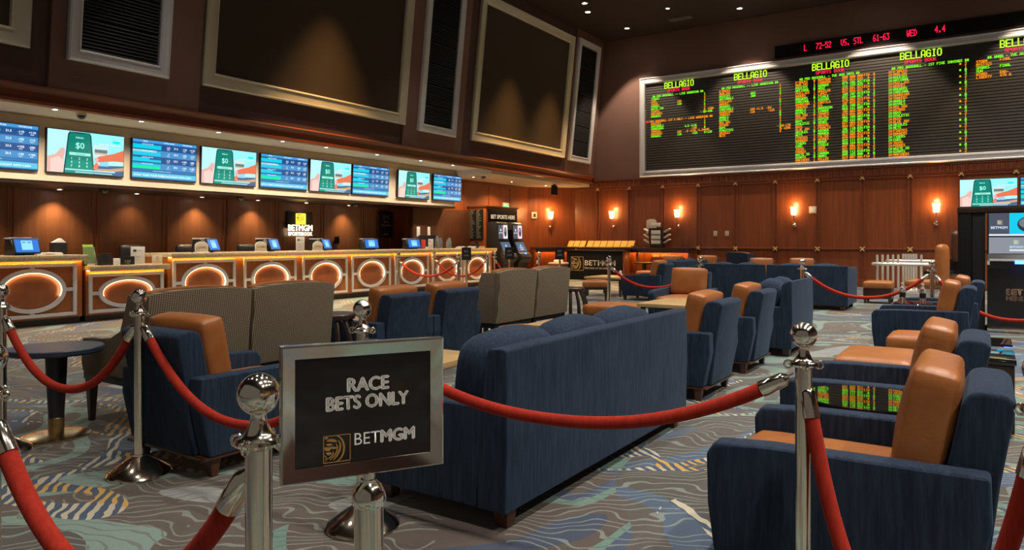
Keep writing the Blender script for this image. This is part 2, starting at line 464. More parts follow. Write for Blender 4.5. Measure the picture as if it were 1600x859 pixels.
def lion(cv, x, y, w, col, L=2, border=True):
    """square emblem: maned lion head in profile, facing left; x,y is the lower left"""
    P = lambda a, b: (x + a * w, y + b * w)
    if border:
        t = 0.03
        for r in ((0, 0, 1, t), (0, 1 - t, 1, 1), (0, 0, t, 1), (1 - t, 0, 1, 1)):
            cv.rect(x + r[0] * w, y + r[1] * w, x + r[2] * w, y + r[3] * w, col, L)
    arc = [P(0.42 + 0.34 * math.cos(a), 0.50 + 0.48 * math.sin(a)) for a in [R(-86 + 172 * k / 16) for k in range(17)]]
    cv.band(arc, [w * 0.02 + w * 0.055 * math.sin(PI * k / 16) for k in range(17)], col, L)
    cv.poly([P(.10, .80), P(.22, .88), P(.40, .86), P(.52, .76), P(.40, .74), P(.28, .78)], col, L)
    cv.poly([P(.04, .93), P(.12, .97), P(.20, .91), P(.10, .86)], col, L)
    cv.poly([P(.08, .70), P(.26, .72), P(.36, .66), P(.24, .62), P(.14, .64)], col, L)
    cv.poly([P(.05, .60), P(.20, .58), P(.34, .60), P(.50, .54), P(.42, .48), P(.30, .52), P(.22, .44), P(.08, .46), P(.05, .52)], col, L)
    cv.poly([P(.10, .40), P(.26, .40), P(.32, .34), P(.22, .28), P(.12, .32)], col, L)
    cv.band([P(.56, .80), P(.63, .62), P(.60, .42), P(.50, .24), P(.36, .08)], [w * .02, w * .07, w * .07, w * .06, w * .02], col, L)
    cv.band([P(.46, .70), P(.52, .56), P(.50, .40), P(.40, .24), P(.24, .10)], [w * .02, w * .05, w * .06, w * .05, w * .02], col, L)
    cv.band([P(.36, .42), P(.36, .32), P(.28, .22), P(.14, .14)], [w * .02, w * .05, w * .05, w * .02], col, L)
    cv.band([P(.06, .30), P(.12, .20), P(.09, .06)], [w * .03, w * .04, w * .02], col, L)
def frame_ring(mb, x0, x1, y0, y1, prof, X=None, mi=0):
    """mitred picture frame: prof = [(inset, height)...]"""
    n = len(prof); vs = []; fs = []
    for d, h in prof: vs += [(x0 + d, y0 + d, h), (x1 - d, y0 + d, h), (x1 - d, y1 - d, h), (x0 + d, y1 - d, h)]
    for j in range(n - 1):
        for k in range(4):
            q = (k + 1) % 4
            fs.append([j * 4 + k, j * 4 + q, (j + 1) * 4 + q, (j + 1) * 4 + k])
    mb.add(vs, fs, X, mi)

# ------------------------------------------------------------------ the setting
Z_C = 8.0
MB().box(-14.2, 9.2, -5, 22.3, -0.12, 0).build('floor', 'carpet', kind='structure')
MB().box(-11.9, 9.2, -5, 22.3, Z_C, Z_C + 0.15).build('ceiling', 'ceiling', kind='structure')
MB().box(-14.1, 9.2, 22.0, 22.25, 0, 3.1).build('wall_back', 'wood', kind='structure')
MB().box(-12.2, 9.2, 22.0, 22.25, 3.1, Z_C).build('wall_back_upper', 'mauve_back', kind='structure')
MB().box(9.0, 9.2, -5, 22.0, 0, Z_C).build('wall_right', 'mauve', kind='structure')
MB().box(-14.05, -13.8, -5, 15.45, 0, 2.2).build('wall_left', 'wood_bar', kind='structure')
MB().box(-14.05, -13.1, 15.3, 22.0, 0, 3.2).build('wall_alcove', 'wood', kind='structure')
MB().prism([(-13.1, 20.8), (-11.9, 22.0), (-13.1, 22.0)], 0, 3.2, 'z').build('wall_corner', 'wood', kind='structure')
# slanted upper wall on the left, in its own plane: x = along the room, y = up the slope, z = out of the wall
SL = 0.105; SN = math.hypot(1, SL)
UP = frame_m((-11.25, 0, 3.45), (0, 1, 0), (SL / SN, 0, 1 / SN))
def hz(z): return (z - 3.45) * SN
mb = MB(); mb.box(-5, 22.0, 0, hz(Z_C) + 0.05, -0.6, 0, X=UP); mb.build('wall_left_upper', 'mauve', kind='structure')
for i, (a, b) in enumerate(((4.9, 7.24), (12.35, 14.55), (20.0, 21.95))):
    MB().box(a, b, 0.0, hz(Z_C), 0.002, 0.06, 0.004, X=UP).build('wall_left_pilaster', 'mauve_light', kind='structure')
# wooden cornice under the slanted wall
mb = MB(); prof = [(-11.50, 3.26), (-11.30, 3.26), (-11.22, 3.20), (-11.17, 3.22), (-11.17, 3.26), (-11.21, 3.28), (-11.21, 3.37), (-11.16, 3.41), (-11.13, 3.45), (-11.16, 3.48), (-11.5, 3.48)]
mb.prism(prof, -5, 21.98, 'y'); mb.build('trim_1', 'trim_wood', kind='structure')
# cream soffit and the television bulkhead below it
MB().box(-14.05, -11.32, -5, 16.1, 3.27, 3.45).build('ceiling_soffit', 'cream', kind='structure')
MB().box(-14.05, -11.32, 16.1, 22.0, 3.12, 3.35).build('ceiling_alcove', 'cream', kind='structure')
mb = MB(); mb.box(-14.05, -12.56, -5, 13.45, 2.25, 3.265); mb.box(-14.05, -12.59, 13.45, 16.1, 2.25, 3.265)
mb.build('wall_bulkhead', 'cream', kind='structure')
MB().box(-14.0, -12.575, -5, 16.1, 2.195, 2.25).build('trim_2', 'wood_dark', kind='structure')
MB().box(-13.1, -13.0, 14.8, 17.38, 0, 2.19, 0.01).build('wall_partition', 'leg_wood', kind='structure')
# joints of the panelling behind the counter
mb = MB()
for k in range(-4, 7):
    y = 6.83 + 1.37 * k
    for d in (-0.045, 0.045): mb.box(-13.8, -13.785, y + d - 0.008, y + d + 0.008, 0, 2.19)
for y in (14.28, 14.73): mb.box(-13.8, -13.74, y - 0.03, y + 0.03, 0, 2.19)
mb.box(-13.80, -13.77, 14.73, 15.3, 0, 2.19)
for y in (16.0, 17.2, 18.5, 19.7): mb.box(-13.1, -13.085, y - 0.012, y + 0.012, 0, 3.1)
mb.box(-13.1, -13.08, 15.32, 20.8, 3.0, 3.1)
mb.build('trim_3', 'trim_wood', kind='structure')
# back wall: joints, chair rail, cornice and gold rosettes
XJ = [-11.01 + 1.165 * k for k in range(17)]
mb = MB()
for x in XJ:
    for d in (-0.05, 0.05): mb.box(x + d - 0.012, x + d + 0.012, 21.972, 22.0, 0, 3.02, 0.004)
mb.box(-11.85, 9, 21.95, 22.0, 3.0, 3.06, 0.01); mb.box(-11.85, 9, 21.96, 22.0, 1.03, 1.075, 0.012); mb.box(-11.85, 9, 21.975, 22.0, 0.0, 0.22, 0.01)
mb.build('trim_4', 'trim_wood', kind='structure')
mb = MB(); mb.box(-11.3, 9, 21.93, 22.0, 3.06, 3.30, 0.01)
for k in range(120):
    x = -11.2 + k * 0.17
    mb.pad((x, 21.93, 3.18), (0.11, 0.05, 0.17), 0.02, n=2, X=None)
    mb.box(x + 0.06, x + 0.10, 21.91, 21.94, 3.09, 3.27, 0.006)
mb.box(-11.3, 9, 21.90, 22.0, 3.285, 3.315, 0.006)
mb.build('trim_5', 'trim_wood', kind='structure')
ros = None
for z in (3.03, 1.052):
    for x in XJ[:11]:
        if z < 2 and x < -8: continue
        if ros is None:
            mb = MB()
            for a in (45, -45): mb.pad((0, 0, 0), (0.17, 0.02, 0.035), 0.01, n=2, X=Matrix.Rotation(R(a), 4, 'Y'))
            mb.lathe([(0, -0.02), (0.03, -0.012), (0.035, 0)], (0, 0, 0), 10, X=Matrix.Rotation(R(90), 4, 'X'))
            ros = mb.build('trim_rosette', 'gold', kind='structure'); ros.location = (x, 21.945, z)
        else:
            o = ros.copy(); COL.objects.link(o); o.location = (x, 21.945, z)

# ------------------------------------------------------------------ lamps of the room
LAMP_W = emis((1, 0.92, 0.78), 30, 'lamp_lens')
def downlight(loc, label, group, r=0.09, lens=LAMP_W):
    t = thing('recessed_downlight', label, 'ceiling light', loc, 0, group)
    MB().lathe([(r * 0.7, -0.001), (r * 0.75, -0.012), (r, -0.012), (r * 1.05, -0.001)], n=20).build('trim_ring', 'silver', t)
    MB().lathe([(0, -0.006), (r * 0.72, -0.006), (r * 0.72, -0.001)], n=20).build('lens', lens, t)
    return t
vis = {(-9.46, 20.92): 'recessed downlight in the dark ceiling nearest the corner of the room',
       (-9.46, 18.05): 'recessed downlight in the dark ceiling, leftmost in the picture',
       (-5.93, 20.92): 'recessed downlight in the dark ceiling above the middle of the scoreboard'}
for x in (-9.46, -5.93, -2.4, 1.13, 4.66):
    for y in (20.92, 18.05, 15.2, 12.3, 9.4, 6.5, 3.6, 0.7):
        t = downlight((x, y, Z_C), vis.get((x, y), 'recessed downlight in the dark ceiling above the seating, out of the picture'), 'downlights in the high ceiling')
        if y > 20: spot(t, (0, 0, -0.05), (0, 0.35, -5), P_MAIN * 2.6, 74, 0.25, (1, 0.80, 0.60), 0.08)
        else: spot(t, (0, 0, -0.05), (0, 0, -5), P_MAIN * ((0.25 if x < 1 else 1.5) if y < 2 else 1.0 if y < 8 else 1.4) * (0.6 if x < -9 else 1.0 if x < 1 else 2.1), 62 if x < -9 else 98 if x < 0 else 112, 0.6, (1, 0.90, 0.80), 0.12)
t = downlight((-7.67, 19.77, Z_C), 'small cold white spotlight in the dark ceiling between the downlights', 'downlights in the high ceiling', 0.06, emis((0.7, 0.85, 1), 60, 'lamp_lens'))
MB().box(-8.05, -7.35, 20.75, 21.05, Z_C - 0.012, Z_C - 0.001, 0.004).build('trim_vent', 'grill', kind='structure')
for y in (10.0, 16.6, 18.8):
    t = downlight((-9.75, y, Z_C), 'adjustable spot in the dark ceiling washing the large blank screens', 'spots washing the blank screens')
    spot(t, (0, 0, -0.05), (-0.25, 0, -4), P_WALLWASH, 54, 1.0, (1, 0.56, 0.20), 0.05)
for i, y in enumerate((3.8, 5.05, 6.33, 7.72, 9.1, 10.2, 11.68, 13.16, 14.4)):
    t = downlight((-11.66, y * 1.03, 3.27), 'small soffit downlight above the row of televisions, ' + ('beyond the left edge of the picture', 'leftmost of those in the picture', 'second from the left', 'third from the left', 'fourth from the left', 'fifth from the left', 'fourth from the right', 'third from the right', 'second from the right')[i] if i else 'small soffit downlight above the televisions beyond the left picture edge', 'downlights in the cream soffit', 0.05)
    spot(t, (0, 0, -0.02), (0, 0, -1), P_SOFFIT, 150, 0.8, (1, 0.86, 0.68), 0.03)
for i, y in enumerate((4.75, 6.12, 7.49, 8.86, 10.23, 11.6, 12.97)):
    nm = ('beyond the left picture edge', 'second bay from the left', 'third bay', 'fourth bay, left of the illuminated logo', 'fifth bay', 'sixth bay, above the illuminated logo', 'last bay before the black poster')[i]
    t = downlight((-13.56, y, 2.195), 'small downlight lighting the panelled wall behind the counter, ' + nm, 'downlights over the wall behind the counter', 0.05)
    spot(t, (0, 0, -0.02), (-0.03, 0, -0.9), P_BACKBAR * (1.0, 1.25, 0.3, 1.0, 1.0, 0.35, 0.9)[i], 100, 0.95, (1, 0.62, 0.25), 0.03)
for i, (x, y) in enumerate(((-12.3, 16.6), (-12.3, 18.6), (-12.2, 20.5))):
    t = downlight((x, y, 3.12), ('alcove downlight nearest the televisions', 'alcove downlight over the betting machines', 'alcove downlight nearest the corner of the room')[i], 'downlights in the alcove ceiling', 0.05)
    spot(t, (0, 0, -0.02), (0, 0, -1), P_ALCOVE, 140, 0.5, (1, 0.66, 0.32), 0.05)

def sconce(x, y, rz, label):
    t = thing('wall_sconce', label, 'wall lamp', (x, y, 1.72), rz, 'wall sconces')
    MB().lathe([(0, 0), (0.05, 0), (0.055, 0.02), (0.03, 0.05), (0, 0.06)], n=16, X=Matrix.Rotation(R(90), 4, 'X') @ Matrix.Translation((0, 0.02, 0))).build('backplate', 'chrome', t)
    MB().tube([(0, -0.03, 0.02), (0, -0.10, 0.0), (0, -0.135, 0.06), (0, -0.14, 0.18), (0, -0.14, 0.31)], 0.012, 8).build('arm', 'chrome', t)
    MB().lathe([(0.0, 0.31), (0.06, 0.31), (0.07, 0.34), (0.085, 0.52), (0.10, 0.54), (0.092, 0.54), (0.06, 0.35), (0, 0.345)], (0, -0.14, 0), 20).build('lamp_shade', emis((1, 0.60, 0.22), E_SCONCE, 'lit_shade'), t)
    l = bpy.data.lights.new('lamp_light', 'POINT'); l.energy = 8; l.color = (1, 0.52, 0.18); l.shadow_soft_size = 0.04
    o = bpy.data.objects.new('lamp_light', l); COL.objects.link(o); o.parent = t; o.location = (0, -0.16, 0.62)
    return t
sconce(-12.53, 21.33, 45, 'glowing wall sconce on the angled panel above the amber slip racks')
sconce(-10.43, 21.98, 0, 'glowing wall sconce between the slip racks and the paper stand')
sconce(-8.16, 21.98, 0, 'glowing wall sconce just right of the dark paper stand')
sconce(-4.64, 21.98, 0, 'glowing wall sconce under the middle of the scoreboard')
sconce(-1.08, 21.98, 0, 'glowing wall sconce nearest the right-hand betting terminal')

# ------------------------------------------------------------------ upper left wall: blank screens and louvered panels
def wall_frame(name, cat, y0, y1, z0, z1, w, fm, label, kind):
    t = thing(name, label, cat, (0, 0, 0), 0, 'framed panels on the slanted wall')
    n0 = 0.062 if kind == 'louver' else 0.004
    a, b = hz(z0), hz(z1)
    mb = MB()
    frame_ring(mb, y0, y1, a, b, [(0, n0), (0, n0 + 0.07), (0.025, n0 + 0.09), (0.05, n0 + 0.075), (w * 0.55, n0 + 0.06), (w - 0.05, n0 + 0.055), (w - 0.035, n0 + 0.075), (w - 0.012, n0 + 0.06), (w, n0 + 0.02), (w, n0 + 0.008)], UP)
    mb.build('frame', fm, t)
    if kind == 'louver':
        MB().box(y0 + w, y1 - w, a + w, b - w, n0 + 0.002, n0 + 0.012, X=UP).build('backing', 'black_matte', t)
        mb = MB(); k = 0; h = a + w
        while h + 0.05 < b - w:
            mb.add([(y0 + w, h, n0 + 0.05), (y1 - w, h, n0 + 0.05), (y1 - w, h + 0.045, n0 + 0.016), (y0 + w, h + 0.045, n0 + 0.016), (y0 + w, h, n0 + 0.042), (y1 - w, h, n0 + 0.042)],
                   [[0, 1, 2, 3], [4, 5, 1, 0]], UP)
            k += 1; h += 0.052 if k % 9 else 0.075
        mb.build('louver_slats', 'louver', t)
    else:
        MB().box(y0 + w, y1 - w, a + w, b - w, n0 + 0.0, n0 + 0.01, X=UP).build('blank_screen', 'screen_cloth', t)
    return t
wall_frame('projection_screen', 'screen', -0.6, 4.64, 3.98, 7.7, 0.25, 'champagne', 'corner of a champagne framed blank screen cut by the left picture edge', 'screen')
wall_frame('louvered_panel', 'panel', 5.11, 6.65, 3.93, 7.7, 0.19, 'silver', 'silver framed black louvered panel, leftmost on the slanted wall', 'louver')
wall_frame('projection_screen', 'screen', 7.28, 12.40, 3.95, 7.7, 0.25, 'champagne', 'widest champagne framed blank screen above the televisions', 'screen')
wall_frame('louvered_panel', 'panel', 12.80, 14.22, 3.88, 7.7, 0.19, 'silver', 'silver framed black louvered panel between the two big blank screens', 'louver')
wall_frame('projection_screen', 'screen', 14.93, 19.88, 3.90, 7.68, 0.25, 'champagne', 'champagne framed blank screen with amber glow, nearest the room corner', 'screen')
wall_frame('louvered_panel', 'panel', 20.08, 21.55, 3.86, 7.72, 0.19, 'silver', 'narrow silver framed louvered panel beside the room corner', 'louver')

# ------------------------------------------------------------------ scoreboard
BX0, BX1, BZ0, BZ1 = -9.46, 2.15, 3.34, 6.58
board = thing('scoreboard', 'huge silver framed electronic scoreboard with green and amber lettering', 'scoreboard', (0, 21.99, 0))
XB = face_my((0, 21.99, 0))
mb = MB()
frame_ring(mb, BX0, BX1, BZ0, BZ1, [(0, 0), (0, 0.10), (0.03, 0.13), (0.05, 0.11), (0.13, 0.10), (0.155, 0.13), (0.19, 0.12), (0.215, 0.05), (0.215, 0.0)], face_my((0, 0, 0)))
mb.build('frame', 'silver', board)
mb = MB(); z = BZ0 + 0.215
mb.box(BX0 + 0.2, BX1 - 0.2, -0.03, -0.005, BZ0 + 0.2, BZ1 - 0.2)
while z < BZ1 - 0.25:
    mb.add([(BX0 + 0.2, -0.034, z), (BX1 - 0.2, -0.034, z), (BX1 - 0.2, -0.052, z + 0.012), (BX0 + 0.2, -0.052, z + 0.012), (BX1 - 0.2, -0.045, z + 0.072), (BX0 + 0.2, -0.045, z + 0.072)],
           [[0, 1, 2, 3], [3, 2, 4, 5]])
    z += 0.0805
mb.build('slat_panel', 'slat', board)
G_ = (0.22, 1.0, 0.02); O_ = (1.0, 0.30, 0.01); R_ = (1.0, 0.02, 0.09); Y_ = (0.50, 1.0, 0.03)
ledm = lambda c: emis(c, 1.15, 'led_dots')
XL = face_my((0, -0.056, 0))
PW, PH = 0.0080, 0.0098
def cx(k): return -9.24 + 2.23 * k
def rowz(i): return 5.985 - 0.0805 * i
for k in range(5):
    c = Canvas(XL, 0.001, ledm)
    c.led('BELLAGIO', cx(k) + 0.62, 6.350, 0.0205, 0.0285, Y_, bold=True)
    c.build('heading_text', board, 'lime lettering')
    for wd, dx in (('SPORTS', 0), ('BOOK', 7 * 6 * .0115)):
        c = Canvas(XL, 0.001, ledm); c.led(wd, cx(k) + 0.72 + dx, 6.128, 0.0115, 0.0128, R_, bold=True)
        c.build('subheading_text', board, 'red lettering')
TEAMS = "D'BACKS,MARLINS,ROCKIES,NATIONALS,PHILLIES,BRAVES,BREWERS,CARDINALS,GUARDIANS,YANKEES,ANGELS,ROYALS,RED SOX,ASTROS,RAYS,ATHLETICS,REDS,BLUE JAYS,ORIOLES,METS,PIRATES,RANGERS,TIGERS,CUBS,TWINS,PADRES,WHITE SOX,GIANTS,MARINERS,DODGERS".split(',')
def two(i): return O_ if (i // 2) % 2 == 0 else G_
def T(c, s, k, off, i, col): c.led(s, cx(k) + off, rowz(i), PW, PH, col, bold=True)
c = Canvas(XL, 0.001, ledm)
T(c, '## PRO BASEBALL -- LIVE WAGERING ##', 0, 0.22, 0, G_)
for i, (n, g) in enumerate((('TIGERS', 1), ('CUBS', 0), ('TWINS', 0), ('PADRES', 1), ('WHITE SOX', 1), ('GIANTS', 0), ('MARINERS', 0), ('DODGERS', 1))):
    T(c, n, 0, 0.17, i + 1, G_ if g else O_); T(c, '12376402'[i], 0, 1.92, i + 1, G_ if g else O_)
T(c, '109', 0, 1.05, 3, O_); T(c, '110', 0, 1.05, 4, G_); T(c, '+340', 0, 2.03, 7, O_); T(c, '- EV-450', 0, 1.80, 8, G_)
T(c, '##', 0, 0.0, 10, R_); T(c, 'PRO BASEBALL 1ST 5 ONLY -- LIVE WAGERING ##', 0, 0.13, 10, O_)
for i, (n, g) in enumerate((('ROCKIES', 0), ('NATIONALS', 1), ('GUARDIANS', 1), ('YANKEES', 0), ('MARINERS', 0), ('DODGERS', 1))):
    T(c, n, 0, 0.17, i + 11, G_ if g else O_); T(c, '123045'[i], 0, 1.92, i + 11, O_ if i % 2 == 0 else G_)
T(c, '4.5 +110', 0, 1.30, 13, G_); T(c, '-140', 0, 1.50, 14, O_); T(c, '109', 0, 1.05, 15, O_); T(c, '.5 +120 -1.5+105', 0, 1.32, 15, O_)
T(c, '110', 0, 1.05, 16, G_); T(c, '-155', 0, 1.52, 16, G_); T(c, '+120', 0, 1.98, 16, G_)
c.build('column_text', board, 'green and amber lettering, leftmost column')
c = Canvas(XL, 0.001, ledm)
T(c, '## PRO BASEBALL -- LIVE WAGERING ##', 1, 0.24, 0, G_)
for i in range(18):
    n = TEAMS[i] if i < 16 else ('ORIOLES', 'METS')[i - 16]
    T(c, n, 1, 0.17, i + 1, two(i)); T(c, '123476511200431259'[i], 1, 1.95, i + 1, O_ if (i // 2) % 2 == 0 else G_)
T(c, '003', 1, 1.12, 3, G_); T(c, '200', 1, 1.12, 4, G_); T(c, '109 +1.5  -EV', 1, 1.10, 9, O_); T(c, '110', 1, 1.10, 10, O_); T(c, '-125', 1, 1.62, 10, O_)
T(c, '- 10-170', 1, 1.88, 16, O_); T(c, '9 +250', 1, 1.97, 17, O_)
c.build('column_text', board, 'green and amber lettering, second column')
c = Canvas(XL, 0.001, ledm)
T(c, '## PRO BASEBALL - TUE AUG 20TH ##', 2, 0.28, 0, G_)
NM = 'MONTGOM,CABRERA,GOMBER,HERZ,WHEELER,LOPEZ,CIVALE,GIBSON,CANTILO,GIL,ANDERSON,SINGER,CRAWFO,VALDEZ,PEPIOT,SEARS,GREENE,FRANCIS,KREMER,MANAEA,FALTER,HEANEY,BRANT,STEELE,OBER,PEREZ,CANNON,HARRI,MILLER,KERSHAW'.split(',')
for i in range(30):
    col = two(i)
    T(c, TEAMS[i][:8], 2, 0.17, i + 1, col); T(c, str((i * 7) % 3), 2, 0.66, i + 1, col); T(c, NM[i], 2, 0.78, i + 1, col)
    T(c, '%03d %03d %03d' % ((i * 37) % 113, (i * 53) % 211, (i * 29) % 31), 2, 1.42, i + 1, col)
    if i % 2 == 0: T(c, 'FIN', 2, 2.02 - 0.05, i + 1, col)
    else: T(c, '@', 2, 2.06, i + 1, col)
    T(c, str((i * 11) % 9), 2, 2.20, i + 1, col)
c.build('column_text', board, 'green and amber lettering, fullest column')
c = Canvas(XL, 0.001, ledm)
T(c, '## PRO BASEBALL - 1ST FIVE INNINGS ##', 3, 0.42, 0, G_)
for i in range(30):
    T(c, '1H', 3, 0.34, i + 1, two(i)); T(c, TEAMS[i][:8], 3, 0.46, i + 1, two(i))
    if i % 2 == 0: T(c, '@', 3, 1.98, i + 1, two(i))
    T(c, str((i * 7 + 2) % 4), 3, 2.10, i + 1, two(i))
c.build('column_text', board, 'green and amber lettering, fourth column')
c = Canvas(XL, 0.001, ledm)
T(c, '## WNBA - TUE AUG 20TH ##', 4, 0.36, 0, G_)
for i, n in enumerate(('STORM', 'MYSTICS', 'SPARKS', 'SUN', 'WINGS', 'LIBERTY')): T(c, n, 4, 0.12, i + 1, two(i))
for i, n in ((1, 'FINAL'), (3, 'FINAL'), (5, 'END-'), (6, '4TH Q')): T(c, n, 4, 0.62, i, two(i - 1))
c.build('column_text', board, 'green and amber lettering, rightmost column')
tk = thing('ticker_display', 'dark ticker strip with scrolling red score above the scoreboard', 'ticker', (0, 21.99, 0))
MB().box(-5.2, 2.1, -0.05, -0.005, 6.66, 7.02, 0.01).build('housing', 'black_matte', tk)
tick = 'L   72-52   VS. STL   61-63     WED     4.4'
k = 0
while k < len(tick):
    e = k
    while e < len(tick) and tick[e] != ' ': e += 1
    if e > k:
        c = Canvas(face_my((0, -0.052, 0)), 0.001, lambda q: emis(q, 1.2, 'led_dots'))
        c.led(tick[k:e], -4.38 + k * 6 * .0136, 6.94, 0.0136, 0.026, (1, 0.01, 0.06), bold=True); c.build('ticker_text', tk)
    k = e + 1

# ------------------------------------------------------------------ televisions
W_, H_ = 1.215, 0.688
def phone_ad(c, w, h):
    r = lambda x0, y0, x1, y1, col, L: c.rect((x0 - .5) * w, (y0 - .5) * h, (x1 - .5) * w, (y1 - .5) * h, col, L)
    p = lambda pts, col, L: c.poly([((x - .5) * w, (y - .5) * h) for x, y in pts], col, L)
    t = lambda s, x, y, sz, col, L, b=0.02: c.text(s, (x - .5) * w, (y - .5) * h, sz * h, col, L, b)
    r(0, 0, 1, 1, (0.45, 0.88, 0.92), 1)
    p([(.55, .25), (1, .45), (1, 1), (.3, 1)], (0.28, 0.80, 0.90), 2)
    r(.58, .42, .78, .72, (0.55, 0.72, 0.74), 3); r(.60, .54, .77, .62, (0.12, 0.18, 0.20), 4); r(.60, .50, .77, .54, (0.62, 0.45, 0.25), 4)
    p([(.55, 0), (1, 0), (1, .26), (.55, .22)], (0.06, 0.13, 0.25), 3)
    p([(.5, .14), (.80, .16), (1, .22), (1, .14), (.8, .08)], (0.60, 0.34, 0.18), 4)
    p([(.67, .22), (.79, .22), (.79, .36), (.67, .36)], (0.25, 0.62, 0.80), 4)
    p([(0, 0), (0, .36), (.10, .42), (.17, .58), (.21, .58), (.22, .50), (.20, .36), (.22, 0)], (0.72, 0.42, 0.36), 5)
    p([(.04, 0), (.04, .30), (.14, .38), (.20, .30), (.22, 0)], (0.84, 0.58, 0.52), 6)
    p([(.20, 0), (.25, .92), (.27, .985), (.53, .985), (.55, .92), (.60, 0)], (0.004, 0.03, 0.035), 7)
    p([(.215, 0), (.265, .90), (.285, .965), (.52, .965), (.535, .90), (.585, 0)], (0.0, 0.27, 0.19), 8)
    p([(.24, .32), (.27, .90), (.285, .965), (.52, .965), (.535, .90), (.565, .32)], (0.0, 0.20, 0.15), 9)
    r(.34, .955, .46, .985, (0.004, 0.02, 0.02), 10)
    t('$0', .405, .60, .20, (0.35, 0.95, 0.80), 10); t('balance', .40, .84, .06, (0.6, 0.95, 0.85), 10)
    r(.27, .43, .545, .50, (0.30, 0.80, 0.66), 10); t('Add funds', .41, .445, .05, (0.0, 0.3, 0.22), 11)
    for i in range(9): t(str(i + 1), .30 + .10 * (i % 3), .33 - .09 * (i // 3), .075, (0.7, 1, 0.9), 10)
    p([(1, .36), (1, .66), (.86, .55), (.66, .45), (.60, .38), (.62, .30), (.72, .33), (.86, .36)], (0.72, 0.16, 0.08), 11)
    p([(.58, .14), (.64, .14), (.66, .24), (.63, .30), (.59, .24)], (0.80, 0.20, 0.14), 12)
    p([(.60, .34), (.64, .30), (.66, .38), (.62, .42)], (0.88, 0.40, 0.36), 12)
    r(.22, .07, .88, .105, (0.40, 0.72, 0.74), 13); r(.35, .02, .84, .05, (0.35, 0.62, 0.66), 13)
    t('up to 100x if you win', .80, .74, .06, (0.85, 1, 1), 12); r(.84, .80, .94, .86, (0.0, 0.75, 0.80), 12)
def odds_board(c, w, h, seed):
    r = lambda x0, y0, x1, y1, col, L: c.rect((x0 - .5) * w, (y0 - .5) * h, (x1 - .5) * w, (y1 - .5) * h, col, L)
    t = lambda s, x, y, sz, col, L, b=0.02, a='c': c.text(s, (x - .5) * w, (y - .5) * h, sz * h, col, L, b, a)
    Wh = (0.80, 0.95, 1.0)
    r(0, 0, 1, 1, (0.02, 0.12, 0.34), 1); r(0, .93, 1, 1, (0.05, 0.28, 0.62), 2)
    t('FINAL', .19, .945, .05, Wh, 3); t('TOTAL RUNS', .55, .945, .05, Wh, 3); t('MONEYLINE', .85, .945, .05, Wh, 3)
    od = (('-2.5', '21.5', '-110', '+110'), ('-1', '22.5', '-105', '-115'), ('-1.5', '23.5', '+105', '-200'), ('-1', '20.5', '-130', '+100'))
    for i in range(4):
        y1 = .91 - .168 * i; y0 = y1 - .158
        r(0.0, y0, 1, y1, (0.01, 0.07, 0.24) if i % 2 == 0 else (0.05, 0.25, 0.52), 2)
        r(0.0, y0 + .02, .43 if i % 2 == 0 else .42, y1 - .03, (0.0, 0.55, 0.72), 3)
        if i == 1: r(0.0, y0 + .10, .36, y1, (0.30, 0.55, 0.62), 4)
        if i == 2: r(0.25, y0 + .08, .43, y1 - .01, (0.02, 0.10, 0.30), 4)
        if i == 3: r(0.0, y0 + .01, .42, y0 + .08, (0.0, 0.72, 0.30), 4)
        t('AUG 20, 7:05 PM', .22, y1 - .035, .042, Wh, 5)
        for x, s in zip((.54, .66, .80, .93), od[i]): t(s, x, y0 + .07, .07, Wh, 5, 0.03)
        for x in (.54, .80, .93): t('RUN', x, y0 + .03, .035, Wh, 5)
    r(0, .19, 1, .225, (0.03, 0.18, 0.42), 3); t('GAMBLING PROBLEM CALL FOR HELP', .45, .195, .03, Wh, 4)
    r(0, .03, 1, .16, (0.10, 0.52, 0.72), 3)
    t('FUND YOUR MOBILE ACCOUNT WITH CASH', .54, .065, .066, (0.9, 1, 1), 4, 0.03); t('BETMGM', .08, .07, .05, (0.9, 1, 1), 4)
def television(name, X, w, h, kind, label, loc, rz_none=None, tilt=0):
    t = thing(name, label, 'television', loc, 0, 'wall televisions')
    mb = MB(); mb.box(-w / 2 - .012, w / 2 + .012, -h / 2 - .012, h / 2 + .012, -0.06, -0.002, 0.004, X=X); mb.build('casing', 'black', t)
    c = Canvas(X, 0.0008)
    if kind == 'ad': phone_ad(c, w, h)
    else: odds_board(c, w, h, 1)
    c.build('screen_picture', t)
    return t
TVY = [4.42, 5.685, 6.97, 8.22, 9.475, 10.695, 11.90, 13.38, 14.69]
TVL = ['odds table television cut by the left picture edge', 'phone advert television, largest and leftmost whole one in the row', 'odds table television, second whole screen from the left', 'phone advert television, third whole screen from the left',
       'odds table television in the middle of the row', 'phone advert television right of the middle of the row', 'odds table television just left of the bulkhead joint', 'phone advert television just right of the bulkhead joint', 'odds table television at the right end of the row']
Rt = Matrix.Rotation(R(2.5), 4, 'Y')
for i, y in enumerate(TVY):
    X = Rt @ face_px((0, 0, 0))
    television('wall_television', X, W_, H_, 'odds' if i % 2 == 0 else 'ad', TVL[i], (-12.495, y * 1.0665, 2.744))

